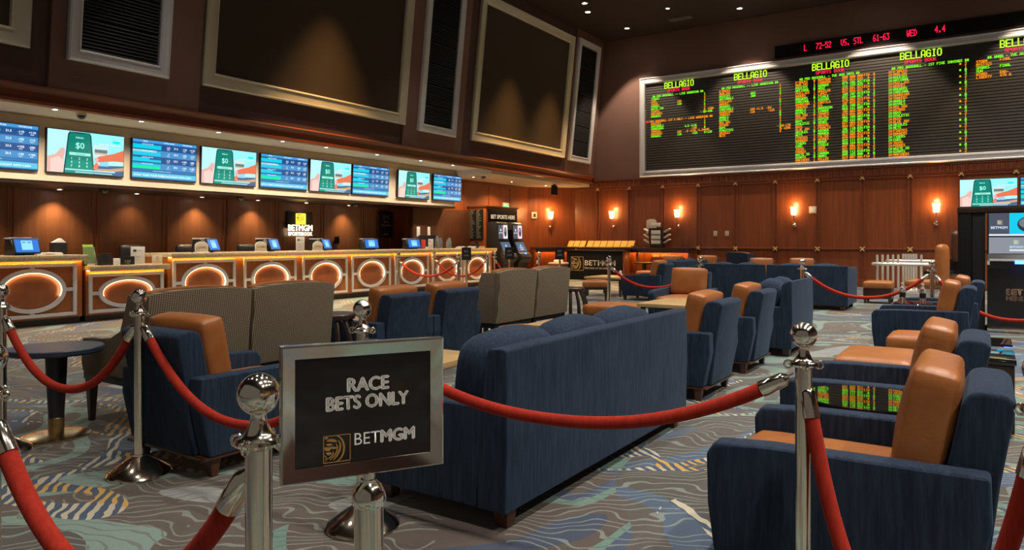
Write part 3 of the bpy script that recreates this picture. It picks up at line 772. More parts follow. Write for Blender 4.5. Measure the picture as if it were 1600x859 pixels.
# ------------------------------------------------------------------ betting counter
LEDM = emis((1, 0.46, 0.07), E_LED, 'led_strip'); RINGM = emis((1, 0.66, 0.36), E_RING, 'ring_glow')
XF = -11.9
def ellipse_ring(mb, cy, cz, ao, bo, ai, bi, x0, x1, n=40, upto=None):
    vs = []; fs = []
    for k in range(n):
        a = 2 * PI * k / n - (.35 if upto else 0); ca, sa = math.cos(a), math.sin(a)
        vs += [(x0, cy + ao * ca, cz + bo * sa), (x1, cy + ao * ca, cz + bo * sa), (x1, cy + ai * ca, cz + bi * sa), (x0, cy + ai * ca, cz + bi * sa)]
    for k in range(upto or n):
        q = (k + 1) % n
        for j in range(4):
            fs.append([k * 4 + j, q * 4 + j, q * 4 + (j + 1) % 4, k * 4 + (j + 1) % 4])
    mb.add(vs, fs)
def counter(label, y0, y1, ztop, centers, hw, endcap=True, x_in=0.0):
    t = thing('betting_counter', label, 'counter', (0, 0, 0), 0, 'sections of the betting counter')
    xf = XF + x_in
    mb = MB(); mb.box(-12.75, xf, y0 + 0.02, y1 - 0.02, 0.10, ztop - 0.075); mb.build('body', 'wood_front', t)
    MB().box(-12.7, xf - 0.05, y0 + 0.03, y1 - 0.03, 0.0, 0.10).build('plinth', 'wood_dark', t)
    MB().box(-12.8, xf + 0.16, y0, y1, ztop - 0.07, ztop, 0.008).box(xf + 0.135, xf + 0.158, y0 + .005, y1 - .005, ztop - 0.09, ztop - 0.066, 0.004).build('countertop', 'stone', t)
    MB().box(xf + 0.006, xf + 0.030, y0 + 0.03, y1 - 0.03, ztop - 0.082, ztop - 0.0705).build('light_strip', LEDM, t)
    zt = ztop - 0.125; zb = 0.13; zc = (zt + zb) / 2; k = (zt - zb) / 0.82
    for cy in centers:
        mb = MB(); w = 0.055; a, b = cy - hw, cy + hw
        for q in ((a, b, zb, zb + w), (a, b, zt - w, zt), (a, a + w, zb + w, zt - w), (b - w, b, zb + w, zt - w)): mb.box(xf + 0.002, xf + 0.035, *q, 0.005)
        ao, bo = 0.47, 0.335 * k
        ellipse_ring(mb, cy, zc, ao, bo, ao - 0.062, bo - 0.062, xf + 0.002, xf + 0.045)
        for q in ((a + w, cy - ao + 0.03, zc - .028, zc + .028), (cy + ao - 0.03, b - w, zc - .028, zc + .028), (cy - .03, cy + .03, zb + w, zc - bo + 0.03), (cy - .03, cy + .03, zc + bo - 0.03, zt - w)):
            mb.box(xf + 0.002, xf + 0.033, *q, 0.004)
        fr = mb.build('panel_frame', 'white_frame', t)
        mb = MB(); ellipse_ring(mb, cy, zc, ao - 0.0625, bo - 0.0625, ao - 0.067, bo - 0.067, xf + 0.018, xf + 0.043, 40, 24); mb.build('ring_light', RINGM, fr)
        A_, B_ = ao - 0.069, bo - 0.069
        X = Matrix.Translation((xf, cy, zc)) @ Matrix.Rotation(R(90), 4, 'Y')
        MB().lathe([(1.0, 0.002), (0.985, 0.006), (0.93, 0.014), (0.8, 0.025), (0.5, 0.034), (0.0, 0.036)], n=40, X=X @ Matrix.Diagonal((B_, A_, 1, 1))).build('leather_pad', 'tan_pad', fr)
    return t
counter('high counter section at the left picture edge with large oval pads', 1.4, 5.72, 1.07, [2.18, 3.58, 4.98], 0.63)
counter('lowered counter section with one oval pad, between the two high sections', 5.74, 7.08, 0.89, [6.41], 0.62)
counter('long main counter with seven white framed oval leather pads', 7.1, 17.0, 1.07, [7.83, 9.27, 10.69, 12.08, 13.48, 14.88, 16.2], 0.63)
# counter top equipment
def terminal(y, rz, z, label, x=-12.15):
    t = thing('betting_terminal', label, 'terminal', (x, y, z), rz, 'terminals on the counter'); t.scale = (1.1, 1.1, 1.2)
    MB().prism([(-.20, 0), (.06, 0), (.10, .02), (-.02, .20), (-.16, .21)], -.13, .13, 'y', 0.01).build('body', 'black', t)
    MB().box(-.17, -.02, -.14, .14, .205, .225, 0.004).build('lid', 'silver', t)
    MB().tube([(.05, 0, .0), (.10, 0, .05), (.12, 0, .10)], 0.025, 8).build('stand', 'black', t)
    X = Matrix.Translation((.14, 0, .125)) @ Matrix.Rotation(R(-22), 4, 'Y') @ face_px((0, 0, 0))
    s = MB().box(-.165, .165, -.105, .105, -.03, -.001, 0.006, X=X).build('display', 'black', t)
    c = Canvas(X, 0.0008)
    c.rect(-.15, -.09, .15, .09, (0.01, 0.16, 0.62)); c.rect(-.15, .075, .15, .09, (0.02, 0.06, 0.3), 2)
    c.rect(-.07, -.06, .07, .065, (0.25, 0.68, 0.95), 2); c.rect(-.055, .03, .055, .05, (0.05, 0.3, 0.75), 3)
    c.text('BET', 0, .032, .02, (0.9, 1, 1), 4, 0.02)
    c.build('screen_picture', s)
    return t
terminal(4.95, 4, 1.07, 'terminal with white lid and blue screen, leftmost on the counter')
terminal(8.02, 25, 1.07, 'blue screen terminal behind the leftmost closed plate')
terminal(9.40, 20, 1.07, 'blue screen terminal behind the middle closed plate')
terminal(10.78, 20, 1.07, 'blue screen terminal under the illuminated logo sign')
terminal(12.25, -18, 1.07, 'tilted blue screen terminal on the counter right of the logo sign')
terminal(13.75, -18, 1.07, 'tilted blue screen terminal beside the red card on the counter')
def closed_plate(y, label):
    t = thing('closed_plate', label, 'sign', (-11.92, y, 1.07), 0, 'closed plates')
    arc = [(.13 * math.cos(a), .13 + .075 * math.sin(a)) for a in [PI * k / 12 for k in range(13)]]
    MB().prism([(-.13, 0.012), (.13, 0.012)] + arc, -.012, .012, 'x', 0.003).build('plate', 'cardcream', t)
    MB().box(-.04, .04, -.14, .14, 0, .014, 0.003).build('foot', 'white_frame', t)
    c = Canvas(face_px((.0125, 0, .08)), 0.001, printed); c.text('CLOSED', 0, 0, .045, (0.34, 0.28, 0.2), 1, 0.01); c.build('plate_text', t)
closed_plate(7.78, 'cream arched closed plate, leftmost of the three on the counter')
closed_plate(9.06, 'cream arched closed plate in the middle of the counter row')
closed_plate(10.50, 'cream arched closed plate beside the tall white notice')
def upright_card(name, y, x, z, w, h, mat, label, lines, rz=0, cat='notice', logo=True):
    t = thing(name, label, cat, (x, y, z), rz)
    MB().box(-.006, .006, -w / 2, w / 2, .008, h, 0.002).build('card', mat, t)
    MB().box(-.04, .04, -w / 2, w / 2, 0, .008, 0.002).build('foot', 'paper', t)
    c = Canvas(face_px((.0065, 0, 0)), 0.001, printed)
    if logo: c.rect(-w * .35, h * .72, -w * .12, h * .84, (0.10, 0.08, 0.05), 1)
    for i, (s, yy, sz) in enumerate(lines): c.text(s, 0, yy * h, sz, (0.18, 0.17, 0.16), 1, 0.0)
    c.build('card_print', t)
    return t
upright_card('counter_notice', 10.06, -11.95, 1.07, 0.22, 0.30, 'paper', 'tall white notice card standing under the illuminated logo', [('BETMGM', .74, .03), ('SPORTSBOOK', .45, .02), ('NOTICE', .3, .02)])
upright_card('counter_notice', 6.62, -11.95, 0.89, 0.24, 0.30, 'paper', 'white notice card standing on the lowered counter', [('BETMGM', .74, .03), ('NOTICE', .4, .025)])
t = thing('access_plate', 'small cream accessibility plate on the lowered counter', 'sign', (-11.95, 6.96, 0.89))
MB().box(-.006, .006, -.09, .09, 0.0, .15, 0.002).build('plate', 'cardcream', t)
c = Canvas(face_px((.007, 0, 0)), 0.001, printed); K_ = (0.08, 0.07, 0.06)
c.ell(-.005, .127, .008, .008, K_, 1, 10); c.band([(-.005, .117), (-.003, .095), (.015, .093), (.022, .075)], .007, K_, 1)
c.band([(-.006 + .022 * math.cos(a), .083 + .022 * math.sin(a)) for a in [R(110 + 24 * k) for k in range(11)]], .005, K_, 1)
c.text('ACCESSIBLE', 0, .03, .02, K_, 1); c.build('plate_print', t)
t = thing('brochure_holder', 'clear holder with a lime green brochure on the lowered counter end', 'brochure holder', (-11.98, 5.86, 0.89), 20)
MB().prism([(-.05, 0), (.05, 0), (.05, .10), (.04, .10), (.035, .015), (-.02, .30), (-.035, .30)], -.11, .11, 'y').build('holder', 'glass', t)
MB().box(-.006, .006, -.10, .10, .03, .34, 0.002, X=Matrix.Rotation(R(-8), 4, 'Y')).build('brochure', 'green_card', t, 'lime green brochure')
t = thing('ticket_box', 'black box with dark sleeves on the lowered counter', 'box', (-11.95, 6.08, 0.89), 10)
MB().box(-.06, .06, -.10, .10, 0, .16, 0.006).build('box', 'black', t); MB().box(-.05, .02, -.09, .09, .15, .20, 0.004).build('sleeve', 'wood_dark', t)
t = thing('white_card_stack', 'small stack of white cards on the lowered counter', 'cards', (-11.93, 6.24, 0.89))
MB().box(-.05, .05, -.05, .05, 0, .11, 0.003).build('stack', 'paper', t)
t = thing('notice_box', 'black box with white lettering on the lowered counter', 'sign', (-11.92, 6.42, 0.89), -6)
MB().box(-.03, .03, -.11, .11, 0, .14, 0.004).build('box', 'black', t)
c = Canvas(face_px((.031, 0, 0)), 0.001, printed)
for i, s in enumerate(('NO WAGERS', 'NO REFUND', 'PLEASE')): c.text(s, 0, .065 - .022 * i, .018, (0.8, 0.8, 0.8), 1, 0.01)
c.build('box_print', t)
t = thing('paper_pile', 'loose white papers lying on the high counter end', 'papers', (-12.3, 5.35, 1.07), 15)
MB().box(-.15, .1, -.22, .22, 0, .02, 0.003).box(-.1, .12, -.1, .2, .02, .035, 0.003, X=Matrix.Rotation(R(12), 4, 'Z')).build('sheets', 'paper', t)
t = thing('desk_organiser', 'dark desk organiser with papers behind the counter end', 'organiser', (-12.45, 5.72 - .12, 1.07))
MB().box(-.08, .08, -.10, .10, 0, .19, 0.005).build('tray', 'black', t); MB().prism([(-.1, .19), (.1, .19), (.02, .26)], -.05, .05, 'x', 0.002).build('papers', 'paper', t)
# right end of the counter
t = thing('monitor', 'dark monitor seen from behind at the right end of the counter', 'monitor', (-12.45, 14.75, 1.07), -20)
MB().box(-.04, .02, -.26, .26, .06, .36, 0.01).build('panel', 'black', t); MB().box(-.1, .1, -.1, .1, 0, .015, 0.004).box(-.02, .02, -.03, .03, .01, .1).build('stand', 'black', t)
upright_card('counter_card', 14.05, -12.0, 1.07, 0.17, 0.24, 'red_card', 'red and white promotional card beside a tilted terminal', [('BONUS', .3, .03)], cat='card', logo=False)
upright_card('counter_card', 14.32, -11.98, 1.07, 0.19, 0.26, 'paper', 'white framed card with grey picture, right of the red card', [('INFO', .25, .03)], cat='card')
upright_card('paper_sheet', 14.55, -12.6, 1.40, 0.18, 0.26, 'paper', 'tilted white sheet clipped above the monitor, left one', [('LIST', .6, .02)], 14, 'paper', False)
upright_card('paper_sheet', 14.98, -12.6, 1.42, 0.15, 0.24, 'paper', 'tilted white sheet clipped above the monitor, right one', [('LIST', .6, .02)], 14, 'paper', False)
for i, (y, x, h, r, lab) in enumerate(((14.66, -12.05, .34, .062, 'tall clear glass jar, leftmost in the jar group on the counter'), (14.86, -12.1, .30, .066, 'clear glass jar second from the left on the counter'), (15.06, -12.0, .26, .06, 'short clear glass jar in the middle of the jar group'), (15.25, -12.1, .28, .06, 'clear glass jar second from the right on the counter'), (15.44, -12.25, .30, .055, 'dark glass jar at the right end of the jar group'))):
    o = MB().lathe([(0, 0), (r, 0), (r, h * .7), (r * .6, h * .85), (r * .62, h), (r * .5, h), (r * .5, h * .86), (r * .85, h * .7), (r * .85, .01), (0, .01)], n=14).build('glass_jar', 'glass')
    o.location = (x, y, 1.07); tag(o, lab, 'jar', 'glass jars on the counter')
for i, (y, x, w, lab) in enumerate(((14.35, -12.3, .3, 'crumpled white papers near the tilted terminal'), (15.75, -12.1, .35, 'white papers stacked near the counter end'), (16.25, -12.1, .3, 'folded papers at the far counter end'), (16.6, -12.05, .2, 'small cream box of slips at the far counter end'))):
    t = thing('paper_pile', lab, 'papers', (x, y, 1.07), 20 * i); mb = MB()
    for k in range(4): mb.box(-.1, .1, -w / 2, w / 2, k * .014, k * .014 + .012, 0.002, X=Matrix.Rotation(R(9 * k - 12), 4, 'Z'))
    mb.build('sheets', 'paper' if i < 3 else 'cardcream', t)
t = thing('card_printer', 'small black printer at the far counter end', 'printer', (-12.1, 16.43, 1.07)); MB().box(-.08, .08, -.1, .1, 0.005, .13, 0.015).build('case', 'black', t); MB().box(-.05, .07, -.08, .08, .13, .15, 0.006).build('lid', 'black', t)
# staff chairs behind the counter
for i, (y, lab) in enumerate(((7.33, 'dark clerk chair behind the counter, left of the first closed plate'), (8.45, 'dark clerk chair behind the counter next to a blue terminal'), (9.85, 'dark clerk chair half hidden behind the middle terminal'), (11.80, 'dark clerk chair behind the counter right of the logo'))):
    t = thing('clerk_chair', lab, 'chair', (-13.45, y, 0), 0, 'clerk chairs')
    MB().pad((0, 0, 1.0), (.10, .46, .42), .045, (0.02, 0, 0)).build('backrest', 'black', t)
    MB().pad((.26, 0, .68), (.46, .46, .09), .04).build('seat', 'black', t)
    MB().lathe([(0.0, 0.635), (.025, .635), (.025, .05), (.03, .05), (.25, .03), (.25, 0), (0, 0)][::-1], (.26, 0, 0), 14).build('pedestal', 'steel', t)
# illuminated logo and poster
t = thing('logo_sign', 'illuminated yellow and white sportsbook logo on the panelled wall', 'sign', (-13.78, 11.58, 1.68), 0)
MB().box(0, .05, -.40, .36, -.10, .30, 0.006).build('backing', 'black', t)
c = Canvas(face_px((.055, 0, 0)), 0.002, lambda q: emis(q, 2.2, 'sign_glow'))
c.rect(-.16, .0, .14, .26, (1, 0.62, 0.03), 1)
c.build('emblem_panel', t)
c = Canvas(face_px((.060, 0, 0)), 0.002, printed); lion(c, -.15, .01, .27, (0.05, 0.03, 0.0), 1, False); c.build('lion_emblem', t)
mb = MB(); mb2 = Canvas(face_px((.056, 0, 0)), 0.002, lambda q: emis(q, 4.5, 'sign_glow'))
mb2.text('BETMGM', -.02, -.155, .20, (1, 0.86, 0.55), 1, 0.03, width=.72); mb2.text('SPORTSBOOK', -.02, -.27, .115, (1, 0.86, 0.55), 1, 0.03, width=.72)
mb2.build('sign_letters', t)
t = thing('wall_poster', 'narrow black poster on the dark pillar behind the counter', 'poster', (-13.735, 14.5, 1.72))
MB().box(-.0, .02, -.28, .28, -.36, .36, 0.003).build('panel', 'poster_black', t)
c = Canvas(face_px((.021, 0, 0)), 0.001, printed); c.text('[ + ]', 0, .18, .12, (0.45, 0.45, 0.45), 1); c.text('RETAIL', 0, .05, .07, (.4, .4, .4), 1); c.text('WAGERING', 0, -.04, .07, (.4, .4, .4), 1); c.text('BETMGM', 0, -.28, .05, (.5, .5, .5), 1)
c.build('poster_print', t)
for i, (y, lab) in enumerate(((12.0, 'black wall telephone right of the illuminated logo'), (12.75, 'dark wall handset left of the black poster'))):
    t = thing('wall_telephone', lab, 'telephone', (-13.78, y, 1.30)); MB().box(0, .06, -.06, .06, -.09, .09, 0.01).build('base', 'black', t)
    MB().tube([(.07, .0, -.10), (.09, 0, 0), (.07, 0, .10)], .022, 8).build('handset', 'black', t)
for i, (x, y, z, lab) in enumerate(((-11.75, 5.62, 3.27, 'dark dome camera in the cream soffit above the left televisions'), (-12.9, 6.55, 2.195, 'dark dome camera under the bulkhead, left one'), (-12.9, 9.3, 2.195, 'dark dome camera under the bulkhead near the middle terminal'), (-12.95, 12.6, 2.195, 'dark dome camera under the bulkhead near the black poster'), (-11.8, 16.4, 3.12, 'dark dome camera at the end of the television row'))):
    t = thing('dome_camera', lab, 'security camera', (x, y, z), 0, 'dome cameras')
    MB().lathe([(0.075, 0), (0.08, -.015), (0.075, -.03)], n=18).build('housing', 'cream' if i in (0, 4) else 'black', t)
    MB().lathe([(0.066, -.028), (0.06, -.06), (0.035, -.085), (0, -.095)], n=18).build('dome', 'black_gloss', t)

# ------------------------------------------------------------------ alcove: notice wall, betting machines, ledge
t = thing('notice_pillar', 'wooden pillar with black notice board and betting header beside the machines', 'pillar')
MB().box(-13.08, -12.42, 17.4, 19.1, 0, 2.28, 0.01).build('cabinet', 'wood', t)
MB().box(-13.1, -12.38, 17.36, 19.14, 2.28, 2.33, 0.008).build('cap', 'leg_wood', t)
MB().box(-12.42, -12.39, 17.47, 19.05, 1.80, 2.22, 0.004).build('header_panel', 'black_matte', t)
c = Canvas(face_px((-12.388, 18.26, 1.95)), 0.002, lambda q: emis(q, 0.8, 'sign_glow')); c.text('BET SPORTS HERE', 0, 0, .17, (0.9, 0.68, 0.42), 1, 0.02, width=1.30); c.build('header_text', t)
nb = MB().box(-13.05, -12.52, 17.37, 17.4, 1.30, 2.22, 0.004).build('notice_board', 'black_matte', t)
c = Canvas(face_my((-12.785, 17.368, 1.76)), 0.001, printed)
for k in range(24):
    for sx in (-1, 1):
        wd = .09 + .11 * random.random(); c.rect(sx * .125 - .10, .40 - .035 * k, sx * .125 - .10 + wd, .412 - .035 * k, (0.16, 0.16, 0.16), 1)
c.text('HOUSE RULES', -.12, .425, .025, (.5, .5, .5), 1); c.text('SPORTS', .12, .425, .025, (.5, .5, .5), 1)
c.build('notice_print', nb)
MB().box(-12.86, -12.70, 17.385, 17.4, .95, 1.24, 0.002).build('small_notice', 'black_matte', t)
def kiosk_body(t, side='+X', w=0.56):
    # local: front faces +Y after building; profile in (y,z)
    hw = w / 2
    prof = [(-.30, 0), (.22, 0), (.24, .06), (.30, .62), (.42, .72), (.44, .80), (.38, .90), (.30, .92), (.12, 1.28), (.10, 1.31), (.08, 1.78), (.02, 1.84), (-.30, 1.84)]
    MB().prism(prof, -hw, hw, 'x', 0.012).build('cabinet', 'black', t)
    X1 = frame_m((0, .092, 1.545), (-1, 0, 0), (0, -.04, 1)); X2 = frame_m((0, .213, 1.10), (-1, 0, 0), (0, -.447, .894))
    c = Canvas(X1, 0.0015)
    c.rect(-hw * .82, -.20, hw * .82, .20, (0.80, 0.86, 0.92)); c.rect(-hw * .82, -.20, -hw * .05, .20, (0.05, 0.07, 0.12), 2); c.rect(-hw * .05, -.20, hw * .15, .20, (0.8, 0.35, 0.33), 2)
    c.ell(hw * .42, 0, hw * .25, .15, (0.03, 0.03, 0.04), 3); c.ell(hw * .38, .05, hw * .10, .06, (0.3, 0.3, 0.34), 4); c.text('BETMGM', -hw * .44, -.05, .05, (.8, .9, 1), 3, 0.02); c.rect(-hw * .55, .02, -hw * .33, .09, (.5, .7, .85), 3)
    c.build('upper_screen', t)
    c = Canvas(X2, 0.0015)
    c.rect(-hw * .84, -.16, hw * .84, .16, (0.07, 0.12, 0.20)); c.rect(-hw * .12, .0, hw * .12, .07, (0.35, 0.65, 0.85), 2); c.text('BETMGM', 0, -.05, .05, (.7, .9, 1), 2, 0.02); c.rect(-hw * .3, -.11, hw * .3, -.075, (.5, .62, .72), 2)
    c.build('lower_screen', t)
    c = Canvas(frame_m((0, .405, .885), (-1, 0, 0), (0, -.4, .9)), 0.004, lambda q: emis(q, 9, 'blue_led')); c.rect(-hw * .30, .0, hw * .05, .035, (0.02, 0.12, 1.0)); c.build('indicator_light', t)
    MB().box(-hw * .8, hw * .8, .36, .44, .78, .80, 0.003).build('tray', 'navy_gloss', t)
    MB().box(-hw + .02, hw - .02, .225, .245, .02, .10, 0.004).build('kick_plate', 'steel', t)
    return t
kiosk_body(thing('betting_machine', 'black betting machine with blue light, next to the notice pillar edge', 'betting machine', (-12.05, 17.62, 0), -90, 'betting machines by the pillar'))
kiosk_body(thing('betting_machine', 'black betting machine with blue light, nearer the amber slip racks', 'betting machine', (-12.05, 18.42, 0), -90, 'betting machines by the pillar'))
t = thing('exit_sign', 'small green lit exit sign above the notice pillar', 'exit sign', (-13.085, 19.4, 2.42))
MB().box(0, .05, -.17, .17, -.1, .1, 0.004).build('case', 'cardcream', t)
c = Canvas(face_px((.052, 0, 0)), 0.001, lambda q: emis(q, 1.5, 'exit_glow')); c.rect(-.15, -.085, .15, -.01, (0.05, 0.9, 0.35), 1); c.text('EXIT', 0, .01, .09, (0.1, 0.9, 0.4), 1, 0.02); c.build('exit_text', t)
t = thing('direction_sign', 'dark hanging direction sign under the alcove ceiling edge', 'sign', (-11.75, 20.3, 2.92))
MB().box(-.02, .02, -.18, .18, -.14, .16, 0.004).build('panel', 'black_matte', t)
MB().box(-.01, .01, -.1, .1, .16, .2).build('hanger', 'black', t)
# ledge along the back wall with black logo desk
t = thing('betting_ledge', 'long dark wooden writing ledge along the back wall', 'counter')
MB().box(-11.55, -7.55, 21.38, 21.94, 1.0, 1.06, 0.012).build('ledge_top', 'wood_dark', t)
MB().box(-11.5, -7.6, 21.42, 21.46, .90, 1.0).build('apron', 'wood_dark', t)
for x in (-9.35, -7.62): MB().box(x - .04, x + .04, 21.46, 21.94, 0, 1.0, 0.006).build('support', 'wood', t)
GLOW = emis((1, 0.42, 0.07), 22, 'led_strip')
MB().box(-11.5, -7.7, 21.80, 21.88, .955, .99).build('light_strip', GLOW, t)
t = thing('corner_ledge', 'short slanted wooden ledge under the angled wall panel', 'counter')
MB().prism([(-13.02, 20.83), (-11.92, 21.93), (-11.56, 21.93), (-11.56, 21.38), (-12.62, 20.42)], 1.0, 1.06, 'z', 0.008).build('ledge_top', 'wood_dark', t)
MB().prism([(-12.60, 20.46), (-11.57, 21.40), (-11.57, 21.45), (-12.64, 20.50)], .90, 1.0, 'z').build('apron', 'wood_dark', t)
MB().prism([(-12.88, 20.86), (-11.98, 21.76), (-11.94, 21.72), (-12.84, 20.82)], .955, .99, 'z').build('light_strip', GLOW, t)
for q in (((-13.03, 20.82), (-12.62, 20.42)),):
    (ax, ay), (bx, by) = q
    MB().prism([(ax, ay), (bx, by), (bx + .04, by + .05), (ax + .04, ay + .05)], 0, 1.0, 'z').build('support', 'wood', t)
t = thing('logo_desk', 'black desk front with white lettering and gold lion emblem', 'desk', (-10.56, 21.15, 0))
MB().box(-1.02, .98, -.32, .10, 0, .94, 0.01).build('cabinet', 'black_matte', t)
MB().box(.98, 1.05, -.30, .10, 0, .96, 0.006).build('side_panel', 'wood', t)
MB().box(-1.06, 1.06, -.36, .10, .94, .985, 0.006).build('desk_top', 'wood_dark', t)
c = Canvas(face_my((0, -.322, 0)), 0.002, printed)
lion(c, -.86, .30, .46, (0.42, 0.30, 0.16), 1)
c.text('BET', -.13, .48, .24, (0.85, 0.82, 0.78), 1, 0.0, width=.44); c.text('MGM', .43, .48, .24, (0.88, 0.85, 0.8), 1, 0.09, width=.60)
c.text('THE KING OF SPORTSBOOKS', .18, .36, .085, (0.88, 0.85, 0.8), 1, 0.07, width=1.1)
c.build('desk_lettering', t)
def slip_rack(x0, x1, n, lab, cols=None):
    t = thing('slip_rack', lab, 'rack', (0, 0, 0), 0, 'amber slip racks')
    w = (x1 - x0) / n
    X = Matrix.Translation((x0, 21.62, 1.065)) @ Matrix.Rotation(R(52), 4, 'X')
    MB().box(0, x1 - x0, -.01, .27, -.02, -.002, 0.003, X=X).box(0, x1 - x0, -.02, .0, -.02, .02, 0.003, X=X).build('tray', 'wood_dark', t)
    for k in range(n): MB().box(k * w + .012, (k + 1) * w - .012, .004, .262, .0, .012, 0.002, X=X).build('slip_stack', 'amber_card', t)
slip_rack(-12.02, -11.33, 3, 'short rack of three amber slip stacks on the ledge')
slip_rack(-11.28, -9.55, 7, 'long rack of seven amber slip stacks on the ledge')
t = thing('cable_pile', 'tangle of dark cables lying on the ledge beside the slip rack', 'cables', (-9.35, 21.6, 1.064))
pts = [(.25 * math.sin(k * 1.7) + .02 * k - .2, .08 * math.cos(k * 2.3), .02 + .025 * abs(math.sin(k * 1.1))) for k in range(26)]
MB().tube(pts, .007, 6).build('cable', 'black', t)
t = thing('paper_stand', 'dark wooden stand with white sheets fanning out on the ledge', 'rack', (-8.75, 21.64, 1.062))
MB().prism([(-.20, 0), (.20, 0), (.26, .45), (.24, .62), (-.24, .62), (-.26, .45)], -.10, .12, 'y', 0.01).build('stand', 'wood_dark', t)
for k, z in enumerate((.12, .27, .42, .66)):
    MB().box(-.14, .16, -.14, -.104, z, z + .13, 0.003, X=None).box(-.13, .17, -.17, -.142, z, z + .09, 0.003).build('front_sheets', 'paper', t)
for sx in (-1, 1):
    for k, z in enumerate((.14, .30, .48)):
        X = Matrix.Translation((sx * .27, 0, z)) @ Matrix.Rotation(R(-sx * 32), 4, 'Y')
        MB().box(-.02 if sx > 0 else -.20, .20 if sx > 0 else .02, -.08, .10, 0, .035, 0.004, X=X).build('side_sheets', 'paper', t)
t = thing('ledge_notice', 'cream arched notice standing behind the paper stand', 'sign', (-9.02, 21.82, 1.062))
arc = [(.17 * math.cos(a), .86 + .06 * math.sin(a)) for a in [PI * k / 10 for k in range(11)]]
MB().prism([(-.17, .44), (.17, .44)] + arc, 0, .015, 'y', 0.003).build('plate', 'cardcream', t); MB().box(-.02, .02, 0.02, .035, 0, .6).build('post', 'wood_dark', t)
for i, (x, lab) in enumerate(((-6.98, 'cream wall socket plate, left of a pair'), (-6.62, 'cream wall socket plate, right of a pair'))):
    t = thing('wall_socket', lab, 'socket', (x, 21.997, 1.50)); MB().box(-.055, .055, -.012, 0, -.08, .08, 0.003).build('plate', 'cardcream', t)
    c = Canvas(face_my((0, -.0125, 0)), 0.001, printed); c.rect(-.02, .015, .02, .05, (.3, .26, .2)); c.rect(-.02, -.05, .02, -.015, (.3, .26, .2)); c.build('outlets', t)
t = thing('wall_plate', 'small cream square plate beside the sconce under the scoreboard', 'wall plate', (-4.15, 21.995, 2.17)); MB().box(-.10, .10, -.03, 0, -.10, .10, 0.006).build('case', 'cardcream', t); MB().box(-.06, .06, -.034, -.029, -.06, .06).build('grille', 'paper', t)
t = thing('wall_plate', 'small cream square plate on the angled panel left of its sconce', 'wall plate', (-12.93, 20.95, 2.15), 45); MB().box(-.09, .09, -.03, 0, -.11, .11, 0.006).build('case', 'cardcream', t); MB().box(-.03, .05, -.034, -.029, -.06, .06).build('grille', 'black', t)
t = thing('wall_rack', 'wooden slip rack mounted under the ledge, lit from above', 'rack', (-8.72, 21.90, .62)); MB().box(-.32, .32, -.08, 0, 0, .03, 0.004).box(-.32, .32, -.08, -.06, 0, .14, 0.004).box(-.32, .32, -.02, 0, 0, .25, 0.004).build('tray', 'wood_front', t)
for sx in (-1, 1): MB().box(sx * .15 - .10, sx * .15 + .10, -.05, -.025, .03, .20, 0.003).build('slips', 'cardcream', t)
t = thing('slip_stand', 'low wooden stand with cream top and papers beside the machines', 'stand', (-11.2, 19.6, 0)); MB().box(-.22, .22, -.2, .2, 0, .55, 0.01).build('cabinet', 'wood', t); MB().box(-.24, .24, -.22, .22, .55, .60, 0.006).build('cabinet_top', 'cardcream', t); MB().pad((0, 0, .64), (.25, .2, .08), .03).build('papers', 'paper', t)

# ------------------------------------------------------------------ upholstery
def armchair(name, label, loc, rz, group):
    t = thing(name, label, 'armchair', loc, rz, group)
    MB().box(-.285, .285, -.30, .38, .125, .30, 0.01).build('seat_base', 'blue', t)
    for sx in (-1, 1):
        prof = [(-.42, .115), (.40, .115), (.425, .30), (.43, .49), (.40, .535), (.2, .548), (-.475, .555), (-.48, .40)]
        a, b = (.288, .395) if sx > 0 else (-.395, -.288)
        MB().prism(prof, a, b, 'x', 0.018, seg=3, ang=12).build('arm', 'blue', t)
    MB().prism([(-.455, .115), (-.33, .115), (-.31, .32), (-.395, .76), (-.415, .795), (-.45, .805), (-.52, .80), (-.545, .775), (-.50, .5)], -.284, .284, 'x', 0.02, seg=3, ang=12).build('backrest', 'blue', t)
    MB().pad((0, .05, .375), (.56, .72, .145), .045, (0, 0, .02)).build('seat_cushion', 'tan', t, 'tan leather seat cushion')
    X = Matrix.Translation((0, -.285, .655)) @ Matrix.Rotation(R(11), 4, 'X')
    MB().pad((0, 0, 0), (.545, .15, .41), .032, (0, .025, .012), X=X).build('back_cushion', 'tan', t, 'tan leather back cushion')
    MB().box(-.39, .39, -.45, .40, .10, .116, 0.004).build('base_trim', 'leg_wood', t)
    for sx in (-1, 1):
        for sy in (-.37, .35): MB().taper((sx * .34, sy), .022, .034, 0, .10).build('leg', 'leg_wood', t)
    return t
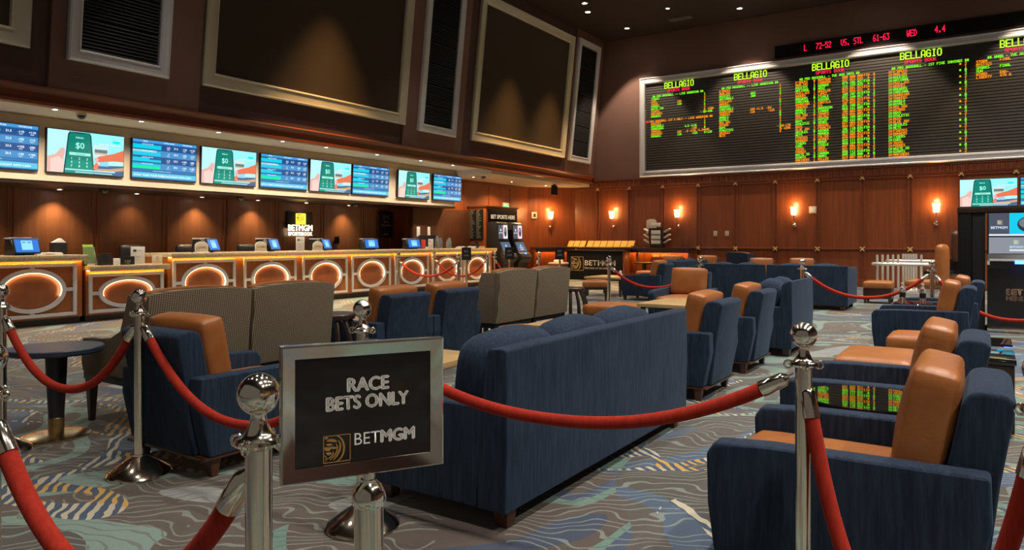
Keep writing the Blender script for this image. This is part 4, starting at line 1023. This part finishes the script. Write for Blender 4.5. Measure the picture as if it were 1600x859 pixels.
def sofa(name, label, loc, rz, W, n, group, D=.86, H=.82, AZ=.55):
    t = thing(name, label, 'sofa', loc, rz, group); h = W / 2
    MB().box(-h + .13, h - .13, -.30, D - .46, .10, .30, 0.012).build('seat_base', 'blue', t)
    for sx in (-1, 1):
        prof = [(-.27, .09), (D - .45, .09), (D - .43, .30), (D - .43, AZ - .06), (D - .46, AZ - .015), (.1, AZ), (-.325, AZ + .005)]
        a, b = (h - .127, h) if sx > 0 else (-h, -h + .127)
        MB().prism(prof, a, b, 'x', 0.02, seg=3, ang=12).build('arm', 'blue', t)
    MB().prism([(-.43, .09), (-.275, .09), (-.28, .35), (-.33, .80), (-.345, .815), (-.42, H), (-.435, H - .012), (-.44, .45)], -h, h, 'x', 0.016, seg=3, ang=12).build('backrest', 'blue', t)
    w = (W - .27) / n
    for k in range(n):
        x = -h + .135 + w * (k + .5)
        MB().pad((x, .06, .375), (w - .012, .70, .15), .05, (0, 0, .025)).build('seat_cushion', 'blue', t)
        X = Matrix.Translation((x, -.135, .65)) @ Matrix.Rotation(R(8), 4, 'X')
        MB().pad((0, 0, 0), (w - .012, .25, .375), .09, (0, .05, .02), X=X, sag=.03).build('back_pillow', 'blue', t)
    for sx in (-1, 1):
        for sy in (-.36, D - .52): MB().taper((sx * (h - .10), sy), .032, .042, 0, .09).build('leg', 'leg_wood', t)
    return t
def woven_chair(label, loc, rz, group, mat='woven'):
    t = thing('high_back_chair', label, 'chair', loc, rz, group)
    sh = Matrix.Identity(4); sh[1][2] = -.10; sh[1][3] = .03
    W = .395
    arch = [(-W, .36), (W, .36), (W, .93)] + [(W * math.cos(a), .93 + .035 * math.sin(a)) for a in [PI * k / 12 for k in range(1, 12)]] + [(-W, .93)]
    MB().prism(arch, -.38, -.30, 'y', 0.012, X=sh).build('backrest', mat, t)
    arch2 = [(x * .86, .50 if z < .5 else z + .012) for x, z in arch]
    MB().prism(arch2, -.297, -.20, 'y', 0.02, X=sh).build('back_cushion', 'tan', t, 'tan leather back cushion')
    for sx in (-1, 1):
        prof = [(-.33, .36), (.42, .36), (.44, .42), (.44, .56), (.42, .60), (.06, .62), (-.08, .68), (-.18, .93), (-.37, .93)]
        a, b = (.342, W) if sx > 0 else (-W, -.342)
        MB().prism(prof, a, b, 'x', 0.01, ang=40).build('side_panel', mat, t)
    MB().box(-.34, .34, -.30, .42, .36, .40, 0.006).build('seat_base', mat, t)
    MB().pad((0, .13, .455), (.665, .78, .11), .04, (0, 0, .02)).build('seat_cushion', 'tan', t, 'tan leather seat cushion')
    MB().box(-.385, .385, -.36, .43, .305, .36, 0.006).build('base_rail', 'black', t)
    for sx in (-1, 1):
        for sy in (-.32, .39): MB().taper((sx * .345, sy), .018, .033, 0, .305).build('leg', 'wood_dark', t)
    return t
AG = 'blue armchairs with tan leather cushions'
proto = armchair('armchair', 'blue armchair at left behind the stanchion, facing away, beside the woven chairs', (-3.90, 2.76, 0), 0, AG)
for loc, rz, lab in (((-5.02, 5.08, 0), 90, 'blue armchair seen from behind, left of a pair beside the dark drum table'),
                     ((-5.02, 5.88, 0), 90, 'blue armchair seen from behind, right of a pair, touching the woven chairs'),
                     ((-.46, 3.08, 0), 90, 'nearest blue armchair at the right bottom corner, tan cushion'),
                     ((-.52, 4.50, 0), 90, 'blue armchair just beyond the black table with the glossy top'),
                     ((-.62, 9.15, 0), 90, 'blue armchair in front of the betting terminal, nearer of two'),
                     ((-.55, 10.47, 0), 90, 'blue armchair in front of the betting terminal, farther of two'),
                     ((-2.31, 6.02, 0), 90, 'blue armchair just beyond the big sofa, tan cushion with mauve light'),
                     ((-2.34, 7.42, 0), 90, 'blue armchair between the loveseat and the armchair by the big sofa'),
                     ((-6.20, 14.72, 0), 90, 'blue armchair beside the low bench in front of the black logo desk'),
                     ((-3.87, 10.60, 0), 180, 'blue armchair facing the camera with a broad tan back cushion'),
                     ((-7.45, 19.3, 0), 180, 'tan backed armchair at the back wall, left one, beneath the ledge'),
                     ((-6.55, 19.6, 0), 180, 'tan backed armchair at the back wall, right one, beside the ledge end'),
                     ((-4.55, 17.6, 0), 180, 'armchair behind the far sofas, left of two tan tops'),
                     ((-3.70, 18.0, 0), 180, 'armchair behind the far sofas, right of two tan tops')):
    copy_tree(proto, loc, rz, lab)
SG = 'blue chenille sofas'
sofa('sofa', 'big blue sofa in the middle, seen from behind, right of the sign', (-2.19, 3.75, 0), 90, 2.28, 3, SG)
sofa('sofa', 'short blue loveseat seen from behind, right of the armchairs', (-2.22, 8.88, 0), 90, 1.16, 2, SG, H=.85)
sofa('sofa', 'far blue sofa with its back to the camera, left one, behind the tan cushion chair', (-4.22, 14.74, 0), 0, 1.28, 2, SG, H=.83)
sofa('sofa', 'far blue sofa with its back to the camera, right one, at the open carpet', (-2.82, 14.74, 0), 0, 1.44, 2, SG, H=.83, D=1.15, AZ=.79)
sofa('sofa', 'blue sofa with plump pillows behind the armchair near the logo desk', (-6.2, 16.45, 0), 90, 2.2, 3, SG)
wc = woven_chair('beige woven high-back chair at left, behind the front armchair, left of a pair', (-4.99, 2.99, 0), 90, 'woven high-back chairs')
copy_tree(wc, (-4.99, 3.80, 0), 90, 'beige woven high-back chair at left, right of a pair, beside the drum table')
copy_tree(wc, (-4.95, 6.99, 0), 90, 'beige woven high-back chair in the middle, left of a pair beside blue armchairs')
copy_tree(wc, (-4.95, 7.82, 0), 90, 'beige woven high-back chair in the middle, right of a pair beside the open drum table')
woven_chair('blue high-back chair with arched top against the back wall', (-5.48, 20.15, 0), -30, 'woven high-back chairs', 'blue')
# tables
def drum_table(label, loc):
    t = thing('drum_table', label, 'side table', loc, 0, 'curved slat drum tables')
    MB().lathe([(0, .60), (.19, .60), (.20, .615), (.20, .64), (.19, .65), (0, .65)], n=28).build('table_top', 'wood_dark', t)
    MB().lathe([(.12, 0), (.19, 0), (.19, .03), (.12, .03)], n=28).build('base_ring', 'wood_dark', t)
    for k in range(12):
        a = 2 * PI * k / 12; pts = []
        for j in range(9):
            u = j / 8; r = .145 + .092 * math.sin(PI * u); pts.append((r * math.cos(a), r * math.sin(a), .015 + .6 * u))
        MB().tube(pts, .02, 8).build('slat', 'wood_dark', t)
    return t
d1 = drum_table('dark drum side table of curved slats between woven chairs and blue pair', (-4.85, 4.445, 0))
copy_tree(d1, (-4.78, 8.70, 0), 0, 'dark drum side table of curved slats right of the middle woven chairs')
def pedestal_table(label, loc, r, h, top, base='brass'):
    t = thing('pedestal_table', label, 'table', loc)
    MB().lathe([(0, h - .04), (r - .01, h - .04), (r, h - .03), (r, h - .006), (r - .006, h), (0, h)], n=48).build('table_top', top, t)
    MB().lathe([(.045, .12), (.06, .40), (.065, h - .04)], n=20).build('column', 'black', t)
    MB().lathe([(.046, .03), (.048, .12), (.05, .125), (.046, .13)], n=20).build('collar', base, t)
    MB().lathe([(0, 0), (.20, 0), (.20, .012), (.17, .022), (.06, .035), (0, .035)], n=36).build('base', base, t)
    return t
pedestal_table('round dark pedestal table with brass foot at the left edge', (-5.14, 2.30, 0), .28, .595, 'table_blue')
pedestal_table('round black glossy table reflecting the scoreboard, between right armchairs', (-.47, 3.79, 0), .29, .55, 'black_gloss')
pedestal_table('small round dark table carrying two water bottles', (-.72, 9.81, 0), .22, .55, 'black_gloss')
pedestal_table('small dark round table by the far back wall ledge', (-8.7, 20.5, 0), .30, .62, 'black')
def coffee_table(label, loc, w, d, h):
    t = thing('coffee_table', label, 'table', loc, 0, 'light oak coffee tables')
    MB().box(-w / 2, w / 2, -d / 2, d / 2, h - .045, h, 0.006).build('table_top', 'oak', t)
    MB().box(-w / 2 + .04, w / 2 - .04, -d / 2 + .04, d / 2 - .04, h - .06, h - .045, 0.004).build('apron', 'wood_dark', t)
    for sx in (-1, 1):
        for sy in (-1, 1): MB().taper((sx * (w / 2 - .06), sy * (d / 2 - .06)), .02, .03, 0, h - .06).build('leg', 'wood_dark', t)
    return t
coffee_table('light oak coffee table in front of the big sofa, mostly hidden', (-3.32, 3.85, 0), .45, .95, .46)
coffee_table('light oak coffee table beside the round tan ottoman', (-3.28, 6.20, 0), .78, .90, .50)
coffee_table('light oak coffee table before the armchair that faces the camera', (-3.30, 8.95, 0), .80, .95, .50)
coffee_table('light oak coffee table near the black logo desk, behind the bench', (-7.35, 15.4, 0), .95, 1.0, .45)
def ottoman(label, loc, w, d, h=.45, rz=0, leg=.10, name='ottoman'):
    t = thing(name, label, 'ottoman', loc, rz, 'tan leather ottomans')
    MB().pad((0, 0, h - .075), (w, d, .15), .05, (0, 0, .02)).build('seat_cushion', 'tan', t)
    MB().box(-w / 2 + .015, w / 2 - .015, -d / 2 + .015, d / 2 - .015, leg if leg < .2 else h - .19, h - .145, 0.006).build('base', 'wood_dark', t)
    for sx in (-1, 1):
        for sy in (-1, 1): MB().taper((sx * (w / 2 - .05), sy * (d / 2 - .05)), .018, .028, 0, leg).build('leg', 'wood_dark', t)
    return t
ottoman('wide tan leather ottoman behind the right armchairs', (-.68, 6.05, 0), .52, .78)
ottoman('small tan leather ottoman in front of the far right armchair', (-.52, 7.45, 0), .46, .55)
ottoman('tan leather ottoman beside the far oak coffee table', (-4.15, 8.75, 0), .66, .60)
ottoman('tan bench stool with dark legs in front of the black logo desk', (-7.05, 13.95, 0), .55, .55, .43, 25, .25, 'bench_stool')
ottoman('tan ottoman beside the right end of the far sofas', (-1.85, 16.6, 0), .55, .55, .45)
ottoman('tan ottoman under the far small table by the ledge', (-7.75, 18.6, 0), .6, .5, .45)
t = thing('ottoman', 'round tan leather ottoman tucked under the oak coffee table', 'ottoman', (-3.86, 6.12, 0), 0, 'tan leather ottomans')
MB().lathe([(0, .30), (.27, .30), (.31, .315), (.315, .34), (.315, .39), (.29, .42), (.2, .435), (0, .44)], n=36).build('seat_cushion', 'tan', t)
MB().lathe([(.27, .02), (.29, .30), (0, .30)], n=36).build('base', 'wood_dark', t)
t = thing('cube_table', 'low dark cube table with blue reflections behind the right armchairs', 'table', (-.08, 6.35, 0))
MB().box(-.26, .24, -.65, .65, .03, .48, 0.008).build('body', 'wood_dark', t); MB().box(-.27, .25, -.66, .66, .48, .51, 0.005).build('table_top', 'black_gloss', t)
MB().box(-.24, .22, -.62, .62, 0, .03).build('plinth', 'black', t)
def bottle(loc, label):
    t = thing('water_bottle', label, 'bottle', loc, 0, 'water bottles')
    MB().lathe([(0, 0), (.032, 0), (.034, .01), (.034, .15), (.026, .18), (.013, .20), (.013, .215), (0, .215)], n=16).build('bottle_body', 'glass', t)
    MB().lathe([(.0345, .06), (.0348, .06), (.0348, .12), (.0345, .12)], n=16).build('wrapper', 'black', t); MB().lathe([(0, .215), (.015, .215), (.015, .235), (0, .235)], n=12).build('cap', 'paper', t)
bottle((-.84, 9.86, .551), 'clear water bottle, left of two on the small dark table')
bottle((-.62, 9.76, .551), 'clear water bottle, right of two on the small dark table')
t = thing('table_card', 'small white item standing on the far oak coffee table', 'card', (-7.2, 15.55, .451)); MB().lathe([(0, 0), (.05, 0), (.055, .03), (.03, .06), (.035, .10), (.02, .13), (0, .13)], n=14).build('holder', 'paper', t)

# ------------------------------------------------------------------ stanchions and ropes
def stanchion(label, loc, group='rope stanchions', base=True):
    t = thing('rope_stanchion', label, 'stanchion', loc, 0, group)
    MB().lathe([(0, 0), (.165, 0), (.168, .012), (.155, .03), (.10, .065), (.05, .095), (.032, .105), (.032, .115), (0, .115)], n=40).build('base', 'steel', t)
    MB().lathe([(.0265, .115), (.0265, .885)], n=28).build('pole', 'steel', t)
    mb = MB(); mb.lathe([(.027, .878), (.033, .882), (.045, .886), (.048, .892), (.045, .898), (.034, .902), (.026, .912), (.019, .928), (.016, .945), (.019, .953)], n=32)
    mb.build('collar', 'chrome', t)
    for k in range(4):
        a = PI / 2 * k + .4
        cxx, cyy = .048 * math.cos(a), .048 * math.sin(a)
        MB().tube([(cxx + .013 * math.cos(q) * math.cos(a), cyy + .013 * math.cos(q) * math.sin(a), .891 + .013 * math.sin(q)) for q in [2 * PI * j / 10 for j in range(10)]], .0035, 6, closed=True).build('ring', 'chrome', t)
    r = .0425; MB().lathe([(.012, .948)] + [(r * math.sin(q), .988 - r * math.cos(q)) for q in [.32 + (PI - .32) * j / 16 for j in range(17)]], n=36).build('ball_finial', 'chrome', t)
    return t
ST = {}
def st(key, x, y, label):
    if not ST: ST[key] = stanchion(label, (x, y, 0))
    else: ST[key] = copy_tree(next(iter(ST.values())), (x, y, 0), None, label)
    return ST[key]
st('S1', -1.23, .93, 'nearest steel rope stanchion, immediately left of the framed sign')
st('S3', -2.36, 2.34, 'steel rope stanchion directly behind the framed sign')
st('S4', -3.92, 2.18, 'steel rope stanchion in front of the left armchair')
st('S5', -.50, 2.50, 'steel rope stanchion in front of the right armchairs')
st('S6', -5.04, 1.945, 'steel rope stanchion at the left picture edge beside the round table')
st('S7', .115, 2.14, 'steel rope stanchion beyond the right picture edge')
st('S8', -2.20, .82, 'steel rope stanchion beyond the left picture edge')
st('Sa', -5.40, 11.2, 'far steel rope stanchion in front of the black logo desk')
st('Sb', -3.92, 11.55, 'steel rope stanchion behind the armchair that faces the camera')
st('Sc', -2.20, 10.9, 'steel rope stanchion behind the blue loveseat')
st('Sd', -.60, 11.15, 'steel rope stanchion behind the far right armchairs')
st('Se', 1.15, 10.6, 'steel rope stanchion hidden off to the right, before the betting terminal')
st('Q1', -10.7, 11.7, 'queue stanchion by the counter, leftmost')
st('Q2', -8.75, 11.3, 'queue stanchion by the counter, nearest of the queue group')
st('Q3', -11.1, 13.4, 'queue stanchion by the counter, second from the left')
st('Q4', -9.60, 13.5, 'queue stanchion before the last oval pads of the counter')
st('Q5', -9.95, 14.3, 'queue stanchion at the counter end, beside a small sign post')
st('Q6', -8.80, 14.5, 'queue stanchion in front of the betting machines')
def rope(a, b, low, label, r=.024, group='red velvet ropes'):
    A = ST[a].location.xy; B = ST[b].location.xy
    A = Vector((A.x, A.y, .875)); B = Vector((B.x, B.y, .875)); d = (B - A); L = d.length; d.normalize()
    sag = .875 - low
    def P(u): return A + (B - A) * u + Vector((0, 0, -sag * (1 - abs(2 * u - 1) ** (2.2 if sag < .5 * L else 2.6))))
    t = thing('velvet_rope', label, 'rope', (0, 0, 0), 0, group)
    N = 48
    # arc length table, so the metal ends keep one length
    pts = [P(k / 200) for k in range(201)]; cum = [0]
    for k in range(200): cum.append(cum[-1] + (pts[k + 1] - pts[k]).length)
    def at(s):
        for k in range(200):
            if cum[k + 1] >= s: 
                f = (s - cum[k]) / max(1e-9, cum[k + 1] - cum[k]); return pts[k].lerp(pts[k + 1], f)
        return pts[-1]
    T_ = cum[-1]; e0 = .065; e1 = .155
    MB().tube([at(e1 - .01 + (T_ - 2 * e1 + .02) * k / N) for k in range(N + 1)], r, 14).build('rope_cord', 'rope', t)
    for s in (0, 1):
        q = lambda x: at(x if s == 0 else T_ - x)
        MB().tube([q(e0 - .012), q(e0), q(e0 + .008), q(e1 - .02), q(e1)], [r * .35, r * .75, r * 1.0, r * 1.14, r * 1.14], 16).build('end_sleeve', 'chrome', t)
        MB().tube([q(.035 + .03 * k / 4) for k in range(5)], .006, 8).build('hook', 'chrome', t)
    return t
rope('S6', 'S4', .43, 'red velvet rope hanging in front of the round table at left')
rope('S4', 'S3', .37, 'red velvet rope in front of the left blue armchair')
rope('S3', 'S5', .60, 'long red velvet rope crossing in front of the big blue sofa')
rope('S8', 'S1', .50, 'thick nearest red velvet rope in the lower left corner')
rope('S5', 'S7', .17, 'red velvet rope hanging steeply down over the nearest right armchair')
rope('Sa', 'Sb', .50, 'faded red rope before the far blue armchair and logo desk')
rope('Sc', 'Sd', .50, 'dark red rope between the loveseat and the far right armchairs')
rope('Sd', 'Se', .30, 'dark red rope hanging in front of the betting terminal')
rope('Q1', 'Q2', .55, 'queue rope before the counter, left one')
rope('Q3', 'Q4', .45, 'queue rope before the counter, right one')
rope('Q5', 'Q6', .35, 'queue rope in front of the betting machines')
# sign on its post
sg = thing('sign_stand', 'steel post carrying a mirrored frame reading race bets only', 'sign', (-.933, .9415, 0), 0)
MB().lathe([(0, 0), (.108, 0), (.110, .012), (.10, .03), (.06, .06), (.032, .085), (.032, .10), (0, .10)], n=40).build('base', 'steel', sg)
MB().lathe([(.0265, .10), (.0265, .825)], n=28).build('pole', 'steel', sg)
MB().lathe([(.027, .820), (.031, .826), (.0315, .836), (.029, .846), (.022, .858), (.0145, .864), (.0145, .868), (0, .868)], n=28).build('collar', 'chrome', sg)
MB().lathe([(.0115, .866), (.0115, .90)], n=16).build('stem', 'chrome', sg)
ang = R(25.3 + 33.45)
w2, z0, z1 = .1462, .881, 1.118
XS = frame_m((.002, -.012, 0), (math.cos(ang), math.sin(ang), 0), (0, 0, 1))
mb = MB(); frame_ring(mb, -w2, w2, z0, z1, [(0, -.012), (0, .008), (.003, .012), (.024, .004), (.025, .001), (.025, -.012)], XS); mb.box(-w2 + .001, w2 - .001, z0 + .001, z1 - .001, -.014, -.010, X=XS)
mb.build('frame', 'chrome', sg)
MB().box(-w2 + .02, w2 - .02, z0 + .02, z1 - .02, -.009, .0005, X=XS).build('sign_panel', plain('sign_black', (0.012, 0.008, 0.007), 0.07, 0, 0.5), sg)
WH = (0.98, 0.95, 0.90)
XC = XS @ Matrix.Translation((0, 0, .0007))
c = Canvas(XC, 0.0004, printed); c.text('RACE', .006, 1.0305, .0335, WH, 1, 0.09, width=.074); c.text('BETS ONLY', .006, .9995, .0335, WH, 1, 0.09, width=.148); c.build('message_text', sg)
c = Canvas(XC, 0.0004, printed); c.text('BET', .004, .934, .031, WH, 1, 0.0, width=.046); c.text('MGM', .0605, .934, .031, WH, 1, 0.10, width=.062); c.build('brand_text', sg)
c = Canvas(XC, 0.0004, printed); lion(c, -.074, .908, .048, (0.45, 0.24, 0.07), 1); c.build('lion_emblem', sg)
def queue_sign(label, loc, rz):
    t = thing('queue_sign', label, 'sign', loc, rz, 'small queue signs')
    MB().lathe([(0, 0), (.16, 0), (.15, .03), (.05, .08), (0, .08)], n=24).build('base', 'steel', t); MB().lathe([(.024, .08), (.024, .84)], n=16).build('pole', 'steel', t)
    MB().box(-.11, .11, -.012, .012, .84, 1.13, 0.004).build('panel', 'black', t)
    c = Canvas(face_my((0, -.0125, 0)), 0.001, printed); c.text('BET', 0, 1.02, .06, (.6, .58, .55), 1, 0.02); c.text('HERE', 0, .93, .05, (.6, .58, .55), 1, 0.02); c.build('panel_text', t)
queue_sign('small dark queue sign on a post before the last oval pads', (-9.98, 13.2, 0), 35)
queue_sign('small dark queue sign on a post beside the betting machines', (-9.45, 14.2, 0), 35)
queue_sign('small dark queue sign on a post before the short slip rack', (-8.45, 14.85, 0), 35)

# ------------------------------------------------------------------ right edge: terminal, cabinet, railing
t = thing('panel_cabinet', 'tall narrow dark cabinet left of the right betting terminal', 'cabinet', (-.34, 12.5, 0))
MB().box(0, .17, -.15, .7, 0, 1.69, 0.008).build('left_door', 'black_matte', t); MB().box(.175, .335, -.13, .7, 0, 1.69, 0.008).build('right_door', 'black', t)
t = thing('terminal_cabinet', 'dark cabinet body behind the right betting terminal', 'cabinet', (-.34, 12.5, 0))
MB().box(.36, 2.6, .22, .7, 0, 1.69, 0.01).build('body', 'black', t); MB().box(.36, 2.6, .20, .22, 0, .10).build('plinth', 'black_matte', t)
t = thing('display_shelf', 'dark wooden shelf carrying the small televisions at right', 'shelf', (-.34, 12.5, 0))
MB().box(-.01, 2.61, -.16, .71, 1.695, 1.775, 0.01).build('shelf_board', 'wood_dark', t)
t = thing('betting_machine', 'big dark betting terminal with stacked screens at the right edge', 'betting machine', (.36, 12.22, 0))
MB().prism([(.42, 0), (0, 0), (0, .90), (-.06, .98), (-.06, 1.04), (.04, 1.10), (.06, 1.685), (.42, 1.685)], -.34, .38, 'x', 0.012).build('cabinet', 'black', t)
X = frame_m((.02, .048, 1.52), (1, 0, 0), (0, .03, 1))
c = Canvas(X, 0.0015); c.rect(-.34, -.16, .34, .16, (0.06, 0.07, 0.10)); c.rect(-.10, -.14, .34, .16, (0.0, 0.52, 0.72), 2); c.ell(.12, .0, .13, .11, (0.02, 0.03, 0.05), 3); c.ell(.10, .02, .09, .07, (0.15, 0.17, 0.2), 4); c.rect(-.34, -.16, .34, -.135, (0.65, 0.72, 0.78), 3)
lion(c, -.24, .0, .06, (.7, .65, .4), 3); c.text('BETMGM', -.22, -.06, .05, (.6, .8, 1), 3, 0.02); c.build('upper_screen', t)
X = frame_m((.02, .036, 1.22), (1, 0, 0), (0, .02, 1))
c = Canvas(X, 0.0015); c.rect(-.34, -.11, .34, .12, (0.22, 0.24, 0.28)); lion(c, -.05, .02, .06, (.6, .75, .5), 2); c.text('BETMGM', -.02, -.03, .04, (.5, .75, 1), 2, 0.02); c.rect(-.1, -.075, .08, -.05, (.6, .65, .7), 2); c.build('lower_screen', t)
MB().box(-.34, .38, -.10, .0, 1.005, 1.035, 0.004).box(-.34, -.31, -.10, .0, .95, 1.035, 0.004).build('tray', 'silver', t)
c = Canvas(frame_m((0, -.102, 1.0), (1, 0, 0), (0, 0, 1)), 0.004, lambda q: emis(q, 14, 'blue_led')); c.rect(-.02, -.03, .20, .015, (0.02, 0.12, 1.0)); c.build('indicator_light', t)
c = Canvas(face_my((0, -.002, 0)), 0.002, printed); c.text('BET', -.02, .535, .115, (0.75, 0.45, 0.30), 1, 0.08); c.text('HERE', -.02, .455, .085, (0.6, 0.36, 0.25), 1, 0.06); c.build('front_lettering', t)
MB().box(-.34, .38, -.03, -.001, .01, .07, 0.004).build('kick_plate', 'chrome', t)
television('shelf_television', face_my((0, 0, 0)), .69, .392, 'ad', 'small phone advert television on top of the right cabinet', (.03, 12.42, 1.986))
television('shelf_television', face_my((0, 0, 0)), .69, .392, 'odds', 'small odds table television cut by the right picture edge', (.76, 12.42, 1.986))
t = thing('metal_railing', 'stack of pale metal railings with clustered posts near the back wall', 'railing', (0, 0, 0))
for j, (x0, y0, z, dx) in enumerate(((-2.25, 18.6, .74, 2.2), (-2.1, 20.0, .78, 2.0))):
    pts = [(x0 + dx, y0, z), (x0 + .3, y0, z)] + [(x0 + .3 - .28 * math.sin(a), y0 + .3 - .3 * math.cos(a), z) for a in [PI * k / 10 for k in range(1, 10)]] + [(x0 + .3, y0 + .6, z), (x0 + dx, y0 + .6, z)]
    MB().tube(pts, .034, 10).build('rail', 'pale_metal', t, 'pale curved rail')
for (x0, y0, n, dx, dy) in ((-2.12, 18.75, 5, .10, .10), (-1.72, 20.35, 6, .055, .03), (-1.25, 19.2, 1, 0, 0), (-.9, 20.0, 1, 0, 0)):
    for k in range(n):
        MB().lathe([(0, 0), (.06, 0), (.055, .05), (.026, .09), (.026, .93), (.02, .96), (0, .96)], (x0 + dx * k, y0 + dy * k, 0), 12).build('post', 'pale_metal', t)
t = thing('tall_chair', 'tan leather high-back chair beside the cabinet at right', 'chair', (-.86, 14.9, 0), 80)
MB().pad((0, -.22, .85), (.5, .14, .72), .06, (0, .02, .02)).build('backrest', 'tan', t); MB().pad((0, .08, .52), (.5, .52, .13), .05).build('seat', 'tan', t)
MB().lathe([(0, 0), (.24, 0), (.24, .03), (.04, .06), (.035, .46), (0, .46)], (0, .08, 0), 20).build('pedestal', 'steel', t)
t = thing('swivel_chair', 'rounded dark brown chair back peeking out left of the cabinet', 'chair', (-.42, 15.9, 0), 70)
MB().pad((0, 0, 1.18), (.45, .14, .56), .068, (0, .03, .02)).build('backrest', leather('brown_leather', (0.07, 0.025, 0.012), (0.10, 0.035, 0.016)), t); MB().pad((0, .3, .68), (.46, .5, .12), .05).build('seat', 'black', t)
MB().lathe([(0, 0), (.24, 0), (.24, .03), (.04, .06), (.035, .62), (0, .62)], (0, .3, 0), 20).build('pedestal', 'steel', t); MB().box(-.03, .03, -.02, .2, .66, .95, 0.01).build('bracket', 'black', t)
